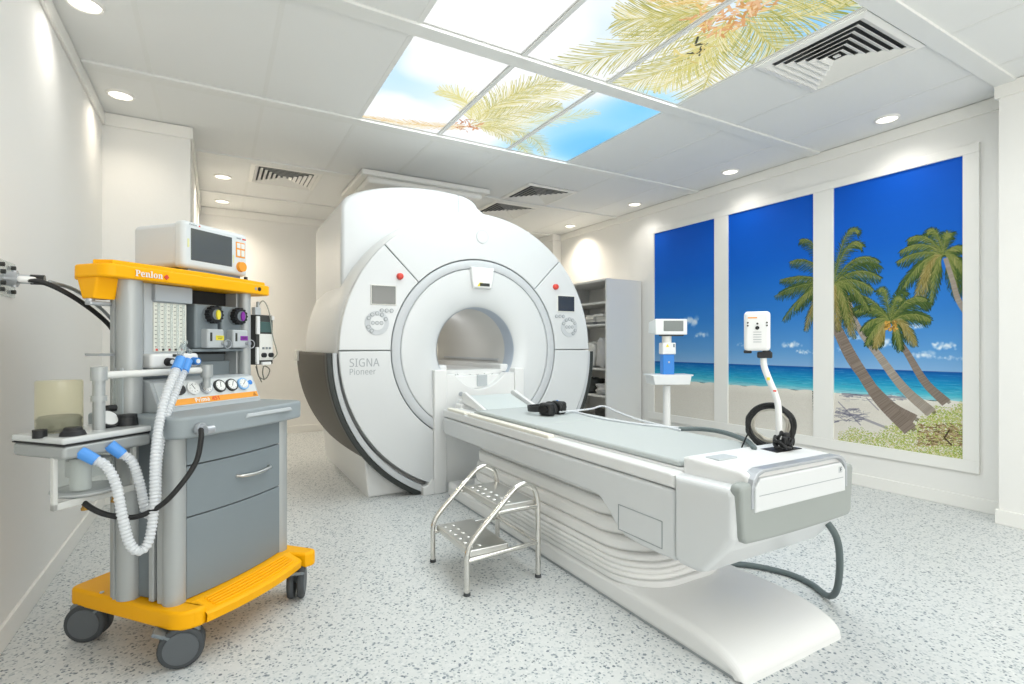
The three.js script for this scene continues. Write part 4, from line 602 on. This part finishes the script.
  [[-0.115, M.black, 0.022], [-0.058, M.white2, 0.026], [0.002, M.silver, 0.027], [0.066, M.dark, 0.027], [0.126, M.dark, 0.027], [0.186, std(0x86b8e8, 0.4), 0.027]].forEach(([x, mat, q], i) => {
    const b = obj('gauge_bezel', put(cyz(q, q, 0.010, 0, 0, 0.006, 32), x, 0.066), mat, gc); if (i) { obj('gauge_dial', put(cyz(q * 0.78, q * 0.78, 0.002, 0, 0, 0.0115, 28), x, 0.066), std(0xe8e9e6, 0.4), gc); obj('gauge_needle', put(bx(0.0016, q * 0.9, 0.001, 0, q * 0.2, 0.0).rotateZ(0.7 - i * 0.3).translate(0, 0, 0.013), x, 0.066), M.dark, gc); const tk = []; for (let k = 0; k < 7; k++) { const a = -0.6 + k * 0.73; tk.push(put(bx(0.0012, 0.004, 0.0006, 0, q * 0.64, 0).rotateZ(a).translate(0, 0, 0.0128), x, 0.066)); } obj('gauge_marks', tk, M.dark, gc); }
  });
  obj('blue_badge', put(cyz(0.011, 0.011, 0.002, 0, 0, 0.0025, 20), 0.232, 0.072), M.blue, gc);
  // top shelf
  const ss = new THREE.Shape(); ss.moveTo(-0.33, -0.20); ss.lineTo(-0.20, -0.30); ss.lineTo(0.36, -0.30); ss.lineTo(0.385, -0.26); ss.lineTo(0.385, -0.02); ss.quadraticCurveTo(0.38, 0.005, 0.35, 0.008); ss.quadraticCurveTo(0, 0.045, -0.34, 0.022); ss.quadraticCurveTo(-0.372, 0.015, -0.375, -0.02); ss.lineTo(-0.375, -0.11); ss.quadraticCurveTo(-0.375, -0.145, -0.35, -0.145); ss.closePath();
  const sf = obj('top_shelf', [ext(ss, 0.046, 0.007, 3).rotateX(Math.PI / 2).translate(0, 1.378, 0)], M.yellow, am); sf.userData.label = 'glossy yellow top shelf';
  obj('shelf_lip', [ext(shp([[-0.37, -0.045], [-0.345, 0.012], [0, 0.030], [0.345, 0.0], [0.38, -0.03], [0.365, -0.03], [0.335, -0.012], [0, 0.014], [-0.33, -0.004], [-0.355, -0.05]]), 0.02, 0.004).rotateX(Math.PI / 2).translate(0, 1.392, 0)], M.yellow, sf);
  obj('shelf_bracket', [sweepX([[-0.14, 1.345], [-0.03, 1.345], [-0.05, 1.26], [-0.11, 1.26]], -0.365, -0.290, 0.008)], M.yellow, am);
  obj('bracket_arm', [rb(0.10, 0.014, 0.03, 0.004, -0.315, 1.245, -0.08), cy(0.014, 0.014, 0.02, -0.35, 1.25, -0.09, 16)], M.silver, am);
  obj('drip_disc', [cy(0.045, 0.042, 0.008, -0.315, 1.066, -0.09, 32)], M.silver, am);
  const fl2 = (x) => 0.022 + 0.010 * (1 - (x / 0.36) ** 2);
  obj('shelf_lettering', [text('Penlon', 0.022, 'serif_bold').scale(0.93, 1, 1).rotateY(-0.04).translate(-0.281, 1.343, fl2(-0.2) + 0.001)], M.white2, sf); obj('red_diamond', [bx(0.014, 0.014, 0.003).rotateZ(Math.PI / 4).translate(-0.166, 1.352, fl2(-0.125) + 0.002)], M.red, sf);
  obj('shelf_socket', [cyz(0.009, 0.009, 0.006, 0.300, 1.356, 0.013, 16)], M.black, sf); obj('shelf_stud', [cyz(0.007, 0.007, 0.005, 0.278, 1.356, 0.014, 16)], M.silver, sf);
  // rear side flowmeter
  obj('suction_meter', [rb(0.03, 0.16, 0.03, 0.005, -0.295, 0.93, -0.03)], M.clear, am); obj('suction_knob', [cyx(0.012, 0.012, 0.03, -0.322, 0.88, -0.03, 16)], M.black, am); obj('meter_backing', rb(0.012, 0.18, 0.05, 0.003, -0.288, 0.93, -0.04), M.machLight, am);
  // absorber arm with bellows
  const ab = new THREE.Group(); ab.name = 'absorber_assembly'; ab.position.set(-0.005, 0, 0.03); am.add(ab);
  obj('absorber_top_plate', rb(0.278, 0.020, 0.238, 0.008, -0.415, 0.813, -0.03), phy({ color: 0xe4e8e8, roughness: 0.2, transmission: 0.25, thickness: 0, clearcoat: 0.4 }), ab); obj('black_gasket', rb(0.274, 0.004, 0.234, 0.0018, -0.415, 0.8005, -0.03), M.black, ab);
  obj('absorber_block', [rb(0.272, 0.042, 0.232, 0.012, -0.415, 0.778, -0.03)], std(0xa9adad, 0.35, 0.35), ab);
  obj('bellows_canister', lathe([[0.001, 0], [0.058, 0], [0.060, 0.004], [0.060, 0.158], [0.056, 0.164], [0.001, 0.166]], 40).translate(-0.465, 0.824, -0.075), M.amber, ab);
  obj('bellows_bag', lathe([[0.001, 0.0], [0.055, 0.0], [0.058, 0.012], [0.055, 0.024], [0.058, 0.036], [0.05, 0.045], [0.001, 0.046]], 36).translate(-0.465, 0.828, -0.075), std(0x6f736b, 0.6), ab);
  obj('arm_post', [cy(0.017, 0.017, 0.21, -0.402, 0.92, 0.01, 24), cy(0.023, 0.023, 0.045, -0.402, 1.006, 0.01, 24), cy(0.022, 0.022, 0.018, -0.402, 0.925, 0.01, 24)], M.alu, ab);
  obj('hose_arm', [cyx(0.0125, 0.0125, 0.40, -0.20, 1.000, 0.01, 20)], M.mm, ab); obj('arm_end', [cy(0.022, 0.022, 0.05, -0.005, 0.996, 0.02, 20), cy(0.014, 0.014, 0.09, -0.005, 0.975, 0.02, 20)], M.alu, ab);
  obj('valve_knob', [cy(0.028, 0.034, 0.014, -0.50, 0.830, 0.045, 28), cy(0.022, 0.026, 0.014, -0.50, 0.840, 0.045, 28)], M.black, ab); obj('pressure_relief_knob', [cy(0.032, 0.035, 0.024, -0.305, 0.836, 0.0, 28), cy(0.030, 0.030, 0.012, -0.305, 0.854, 0.0, 28)], M.black, ab); obj('rear_knob', [cy(0.018, 0.018, 0.025, -0.55, 0.832, -0.02, 20)], M.black, ab);
  const pg = obj('pressure_gauge', [cyz(0.034, 0.034, 0.02, 0, 0, 0, 32).rotateX(-0.7).translate(-0.36, 0.848, -0.015)], M.black, ab); obj('gauge_glass', cyz(0.028, 0.028, 0.004, 0, 0, 0.011, 28).rotateX(-0.7).translate(-0.36, 0.848, -0.015), std(0xd8dad8, 0.3), pg);
  obj('support_frame', [span(-0.547, -0.534, 0.60, 0.765, 0.020, 0.036, 0.003), span(-0.310, -0.297, 0.60, 0.765, 0.020, 0.036, 0.003), span(-0.547, -0.297, 0.60, 0.622, 0.020, 0.036, 0.003)], std(0xd3d4d0, 0.45), ab);
  obj('soda_lime_canister', lathe([[0.001, 0], [0.068, 0], [0.074, 0.006], [0.078, 0.10], [0.086, 0.112], [0.07, 0.118], [0.001, 0.118]], 36).translate(-0.42, 0.632, -0.025), M.clear, ab); obj('canister_tray', lathe([[0.001, 0], [0.085, 0], [0.09, 0.008], [0.09, 0.014], [0.001, 0.014]], 36).translate(-0.42, 0.622, -0.025), std(0xbfc3c3, 0.35), ab);
  obj('canister_core', [cy(0.028, 0.028, 0.10, -0.45, 0.69, 0.0, 20), cy(0.06, 0.06, 0.05, -0.40, 0.70, -0.04, 28)], std(0xcfd1cc, 0.5), ab);
  for (const x of [-0.455, -0.365]) obj('drain_screw', [cy(0.008, 0.008, 0.03, x, 0.592, 0.028, 14), cy(0.011, 0.011, 0.008, x, 0.582, 0.028, 14)], M.brass, ab);
  obj('absorber_bracket', [span(-0.30, -0.25, 0.74, 0.79, -0.16, -0.06, 0.005)], M.machLight, ab);
}
const toWorld = (p) => AO.clone().addScaledVector(AX, p.x).addScaledVector(AZ, p.z).add(V(0, p.y, 0));
// breathing hoses
{
  const W = (u, v, z) => toWorld(LZ(u, v, z));
  const mk = (name, label, start, pts, ribs) => { const t = thing(name, label, 'hose', [0, 0, 0], 0, 'breathing hoses'); obj('corrugated_tube', ribbed(pts, 0.0138, Math.round(ribs * 1.35), 0.12), M.hose, t); const d = pts[0].clone().sub(pts[1]).normalize(), g = new THREE.CylinderGeometry(0.0185, 0.017, 0.05, 24).applyQuaternion(new THREE.Quaternion().setFromUnitVectors(V(0, 1, 0), d)).translate(...pts[0].clone().addScaledVector(d, 0.016).toArray()); obj('blue_connector', g, M.blueConn, t); const e = pts.at(-1).clone().sub(pts.at(-2)).normalize(); obj('blue_cuff', new THREE.CylinderGeometry(0.0165, 0.0175, 0.055, 24).applyQuaternion(new THREE.Quaternion().setFromUnitVectors(V(0, 1, 0), e)).translate(...pts.at(-1).clone().addScaledVector(e, 0.02).toArray()), M.blueConn, t); return t; };
  mk('breathing_hose', 'clear corrugated breathing hose whose loop hangs lowest below the absorber', 0, [W(93, 459, 0.13), W(106, 466, 0.155), W(116, 485, 0.18), W(122, 515, 0.20), W(129, 542, 0.21), W(139, 551, 0.22), W(149, 540, 0.23), W(154, 505, 0.23), W(155, 460, 0.22), W(159, 425, 0.19), W(166, 395, 0.16), W(177, 368, 0.12)], 62);
  mk('breathing_hose', 'clear corrugated breathing hose with the shorter loop below the absorber', 0, [W(120, 453, 0.13), W(132, 462, 0.15), W(140, 485, 0.165), W(145, 508, 0.175), W(151, 515, 0.18), W(156, 500, 0.185), W(157.5, 460, 0.18), W(165, 420, 0.15), W(176, 390, 0.11), W(184, 370, 0.08)], 50);
  const y = thing('breathing_y_piece', 'small clear plastic connector joining the two breathing hoses', 'connector'), a = W(180, 355, 0.105), b = W(183, 346, 0.10);
  obj('connector_barrel', [capped([a, b], 0.011, 6, 14), capped([b, W(190, 352, 0.09)], 0.008, 6, 12), capped([b, W(186, 342, 0.10)], 0.007, 6, 12)], M.clear, y);
  tag(obj('black_gas_hose', capped([W(201, 430, 0.31), W(201, 440, 0.315), W(196, 462, 0.31), W(180, 486, 0.29), W(160, 506, 0.25), W(135, 517, 0.19), W(108, 515, 0.13), W(88, 506, 0.08), W(72, 490, -0.02)], 0.0085, 90, 12), M.rubber), 'black rubber gas hose looping under the absorber to the worktop outlet', 'hose');
  // wall gas supply
  const g = thing('gas_outlet', 'metal gas outlet with clear plate on the bare white wall', 'gas outlet', [X0, 1.345, -2.58]);
  obj('clear_plate', rb(0.006, 0.13, 0.20, 0.002, 0.004, 0, 0), M.clear, g); obj('valve_body', [cyx(0.026, 0.026, 0.035, 0.022, 0, 0, 24), cyx(0.017, 0.017, 0.06, 0.05, 0, 0, 24), cy(0.010, 0.010, 0.06, 0.03, 0.0, 0.0, 16)], M.silver, g); for (const [dy, dz] of [[0.045, 0.06], [-0.045, 0.06], [0.045, -0.06], [-0.045, -0.06], [0.02, 0.05], [-0.02, 0.05]]) obj('screw', cyx(0.008, 0.008, 0.012, 0.012, dy, dz, 14), M.dark, g);
  obj('plug', [cyx(0.019, 0.019, 0.04, 0.095, 0, 0, 24)], M.blackGloss, g);
  const s0 = onX(21, 279, X0 + 0.115);
  const h1 = thing('gas_supply_hose', 'black supply hose with white sleeve arching from the wall outlet', 'hose'); obj('hose_line', capped([s0, onX(45, 283, -0.50), onX(70, 295, -0.44), onX(92, 310, -0.39), onX(108, 324, -0.355), onX(120, 340, -0.33)], 0.0085, 60, 12), M.rubber, h1); obj('white_sleeve', capped([s0, onX(33, 280, -0.53)], 0.011, 8, 14), M.white2, h1);
  tag(obj('thin_supply_hose', capped([onX(50, 282, -0.50), onX(75, 290, -0.46), onX(98, 306, -0.42), onX(112, 320, -0.39), onX(122, 334, -0.36)], 0.007, 60, 10), M.seam), 'thin grey supply hose just above the black one', 'hose');
}
// monitor on the yellow shelf
{
  const c = toWorld(V(0.100, 1.392, -0.125)), t = thing('patient_monitor', 'pale grey boxy monitor with blank screen on the yellow shelf', 'monitor', c.toArray(), AT);
  const pr = shp([[-0.165, 0.02], [0.165, 0.012], [0.168, 0.19], [-0.165, 0.205]]);
  obj('monitor_feet', [rb(0.26, 0.016, 0.20, 0.004, 0, 0.009, 0.0)], M.machDark, t);
  obj('rear_case', [rb(0.312, 0.178, 0.24, 0.022, 0, 0.110, -0.05)], M.monitor, t);
  const f = obj('front_bezel', [rb(0.325, 0.19, 0.055, 0.020, 0, 0.110, 0.085)], std(0xd9dfe1, 0.4), t);
  obj('screen', rb(0.200, 0.128, 0.004, 0.002, -0.028, 0.113, 0.1125), M.screen, f);
  obj('rotary_knob', [cyz(0.021, 0.023, 0.018, 0.118, 0.055, 0.119, 28)], M.orange, f);
  obj('key_frame', rb(0.050, 0.068, 0.003, 0.001, 0.118, 0.130, 0.1125), M.orange, f);
  for (const [x, y, w, h] of [[-0.0115, 0.018, 0.019, 0.022], [0.0115, 0.018, 0.019, 0.022], [-0.0115, -0.014, 0.017, 0.028], [0.0115, -0.014, 0.017, 0.028]]) obj('key', rb(w, h, 0.003, 0.001, 0.118 + x, 0.130 + y, 0.1145), std(0xe4e6e4, 0.5), f);
  obj('label_print', [text('Penlon', 0.008).translate(-0.135, 0.188, 0.1125)], M.seam, f); obj('red_mark', [bx(0.006, 0.006, 0.001, -0.088, 0.191, 0.1127)], M.red, f); obj('model_print', [bx(0.022, 0.006, 0.001, 0.108, 0.180, 0.1127)], M.seam, f); obj('model_dots', [bx(0.02, 0.006, 0.001, 0.138, 0.180, 0.1127)], M.red, f);
  obj('yellow_tab', [rb(0.008, 0.034, 0.003, 0.001, -0.139, 0.115, 0.1125), rb(0.005, 0.034, 0.003, 0.001, 0.080, 0.085, 0.1125)], std(0xdfe0a8, 0.5), f);
}
// small gas monitor hung on the far column
{
  const c = toWorld(V(0.325, 1.0, -0.05)), t = thing('gas_monitor', 'small white and dark monitor hung on the machine column with looped cables', 'monitor', c.toArray(), AT);
  obj('case', [rb(0.105, 0.235, 0.06, 0.006, 0.055, 0.125, -0.01)], M.dark, t); obj('front_frame', [span(0.002, 0.02, 0.15, 0.235, 0.014, 0.026, 0.003), span(0.095, 0.110, 0.22, 0.24, 0.014, 0.026, 0.003), span(0.0, 0.015, 0.01, 0.09, 0.014, 0.026, 0.003), span(0.03, 0.085, 0.005, 0.02, 0.018, 0.03, 0.003)], M.white2, t);
  obj('screen', rb(0.075, 0.05, 0.004, 0.002, 0.06, 0.185, 0.022), std(0x4c6460, 0.25), t); obj('keypad_plate', rb(0.082, 0.125, 0.006, 0.003, 0.058, 0.09, 0.023), M.offwhite, t);
  for (const x of [0.038, 0.058, 0.078]) obj('switch', rb(0.012, 0.010, 0.004, 0.001, x, 0.085, 0.027), M.machDark, t); for (const x of [0.036, 0.080]) obj('knob', cyz(0.011, 0.011, 0.016, x, 0.052, 0.032, 16), M.black, t);
  obj('mount_bracket', [rb(0.07, 0.03, 0.03, 0.004, -0.03, 0.14, -0.03)], M.machLight, t); obj('mount_post', [rb(0.012, 0.16, 0.014, 0.003, 0.0, 0.34, -0.04)], M.black, t); obj('top_connector', [rb(0.035, 0.04, 0.025, 0.005, 0.022, 0.258, 0.0), rb(0.012, 0.03, 0.012, 0.003, 0.032, 0.29, 0.0)], M.machLight, t);
  obj('cable', [tube([[0.03, 0.28, 0.0], [0.05, 0.31, 0.015], [0.07, 0.26, 0.03], [0.085, 0.15, 0.036], [0.11, 0.08, 0.036], [0.118, 0.05, 0.03], [0.10, 0.02, 0.0]], 0.0028, 60, 8)], std(0x9b9d94, 0.5), t);
  obj('cable', [tube([[0.01, 0.0, 0.01], [0.02, -0.05, 0.02], [0.06, -0.06, 0.02], [0.085, -0.02, 0.02], [0.05, 0.0, 0.02], [0.03, -0.03, 0.03], [0.04, -0.065, 0.03]], 0.0026, 60, 8), tube([[0.0, 0.02, 0.02], [0.015, -0.04, 0.02], [0.03, -0.075, 0.025]], 0.0022, 20, 8)], std(0x6d6e66, 0.5), t);
}

// ------------------------------------------------------------------ monitor stand behind the table
{
  const bz = -2.42, k = onZ(666, 400, bz), t = thing('monitor_stand', 'slim white monitor stand with tray and blue column behind the patient table', 'monitor stand', [k.x + 0.012, 0, bz - 0.006], -0.45), Y = (v) => onZ(666, v, bz).y;
  obj('stand_foot', [lathe([[0.001, 0.012], [0.20, 0.012], [0.205, 0.022], [0.18, 0.040], [0.03, 0.055], [0.001, 0.055]], 40)], M.white2, t);
  for (let i = 0; i < 5; i++) { const a = i * 1.2566; obj('castor', [cyx(0.02, 0.02, 0.02, Math.cos(a) * 0.18, 0.02, Math.sin(a) * 0.18, 16)], M.tyre, t); }
  obj('pole', [cy(0.024, 0.024, Y(386) - 0.05, 0, (Y(386) + 0.05) / 2, 0, 24)], M.white2, t);
  const ty = Y(379); const tr = ext(shp([[-0.115, -0.03], [0.115, -0.03], [0.125, 0.024], [0.138, 0.026], [0.138, 0.034], [-0.138, 0.034], [-0.138, 0.026], [-0.125, 0.024]]), 0.16, 0.005).translate(0.008, ty - 0.003, -0.08); obj('tray', tr, M.white, t);
  obj('blue_column', rb(0.075, Y(354) - Y(373) + 0.02, 0.06, 0.006, 0, (Y(354) + Y(373)) / 2, 0.01), M.blue, t); obj('column_slot', [cyz(0.006, 0.006, 0.004, 0, Y(362), 0.041, 12)], M.machLight, t);
  const jb = obj('junction_box', rb(0.088, 0.075, 0.07, 0.006, 0.0, Y(348.5), 0.012), M.white, t); obj('warning_triangle', ext(shp([[-0.012, 0], [0.012, 0], [0, 0.02]]), 0.002).translate(-0.012, Y(347), 0.0465), M.lemon, jb); obj('dark_mark', [bx(0.010, 0.022, 0.002, 0.030, Y(345.5), 0.0475)], M.machDark, jb);
  obj('neck', [cy(0.03, 0.03, 0.05, 0, Y(339), 0.0, 20)], M.offwhite, t);
  const hY = Y(327), hd = new THREE.Group(); hd.name = 'monitor_head'; hd.position.set(0.01, hY, 0); hd.scale.setScalar(0.70); t.add(hd);
  obj('head_case', [sweepX([[-0.15, -0.055], [-0.13, 0.05], [0.04, 0.068], [0.06, 0.055], [0.06, -0.055], [0.0, -0.068]], -0.14, 0.145, 0.010)], M.monitor, hd); obj('head_bezel', rb(0.30, 0.145, 0.03, 0.010, 0.003, 0.0, 0.06), M.white, hd); obj('head_screen', rb(0.185, 0.095, 0.004, 0.002, 0.022, 0.008, 0.076), std(0x6a7270, 0.3), hd); obj('head_feet', [rb(0.20, 0.016, 0.10, 0.005, 0.03, -0.076, 0.0)], M.dark, hd);
}

// ------------------------------------------------------------------ open shelving against the right wall
{
  const x0 = 3.835, x1 = 4.366, z0 = -5.55, z1 = -4.555, top = 1.855, t = thing('shelving_unit', 'pale grey open shelving unit beside the prints, seen end-on', 'shelf', [(x0 + x1) / 2, 0, (z0 + z1) / 2]), cx = (x0 + x1) / 2, cz = (z0 + z1) / 2;
  const m = std(0xdedfdd, 0.5), part = (n, a, b, c, d, e, f) => obj(n, span(a - cx, b - cx, c, d, e - cz, f - cz, 0.002), m, t);
  part('end_panel', x0, x1, 0, top, z1 - 0.025, z1); part('end_panel', x0, x1, 0, top, z0, z0 + 0.025); part('back_panel', x1 - 0.012, x1, 0, top, z0 + 0.025, z1 - 0.025); part('top_panel', x0, x1 - 0.012, top - 0.025, top, z0 + 0.025, z1 - 0.025);
  const ys = [0.08, 0.50, 0.81, 1.32, 1.575]; for (const y of ys) part('shelf_board', x0 + 0.005, x1 - 0.012, y, y + 0.022, z0 + 0.025, z1 - 0.025);
  const on = (i) => ys[i] + 0.022;
  // contents
  [[-0.17, 'flat stack of folded white paper files on the upper shelf'], [-0.36, 'second flat stack of paper files on the upper shelf']].forEach(([dz, l], s) => { for (let k = 0; k < 4; k++) tag(obj('paper_file', rb(0.30, 0.028, 0.16, 0.003, x0 + 0.2 + rnd(-0.02, 0.02), on(3) + 0.015 + k * 0.0295, z1 + dz - 0.02 * s, 2).rotateY(0), k === 0 ? std(0x767a7c, 0.6) : M.cardboard), ['grey folder at the bottom of ', 'white folder second from the bottom of ', 'white folder third from the bottom of ', 'white folder on top of '][k] + (s ? 'the inner folder stack on the upper shelf' : 'the outer folder stack on the upper shelf'), 'folder', 'folders on the upper shelf'); });
  const bagAt = (x, y, z, w, h, d, mat, label) => { const g = new THREE.SphereGeometry(1, 28, 20), p = g.attributes.position; for (let i = 0; i < p.count; i++) { let a = p.getX(i), b = p.getY(i), c = p.getZ(i); const f = 1 / Math.max(Math.abs(a), Math.abs(b), Math.abs(c)) * 0.55 + 0.45, q = 1 + 0.08 * Math.sin(a * 7 + b * 5 + w * 60) + 0.06 * Math.sin(c * 9 - b * 8 + h * 40); p.setXYZ(i, a * f * q * w / 2, Math.max(-h / 2, b * f * q * h / 2), c * f * q * d / 2); } g.computeVertexNormals(); tag(obj('plastic_bag', g.translate(x, y + h / 2, z), mat), label, 'bag', 'bags on the shelving'); };
  bagAt(x0 + 0.17, on(2), z1 - 0.16, 0.26, 0.36, 0.22, M.bag, 'tall pale plastic bag on the middle shelf by the end panel'); bagAt(x0 + 0.17, on(2), z1 - 0.42, 0.24, 0.30, 0.22, M.cardboard, 'pale bag deeper along the middle shelf');
  bagAt(x0 + 0.17, on(1), z1 - 0.16, 0.26, 0.13, 0.24, M.bag, 'low crumpled grey bag on the shelf below the middle one'); bagAt(x0 + 0.16, on(0), z1 - 0.18, 0.24, 0.26, 0.26, M.dark, 'dark bag on the bottom shelf');
  bagAt(x0 + 0.18, on(1), z1 - 0.43, 0.26, 0.18, 0.24, M.dark, 'dark bag deeper along the shelf below the middle one');
}

scene.traverse((o) => { if (o.isMesh) o.castShadow = o.receiveShadow = true; });
renderer.render(scene, camera);
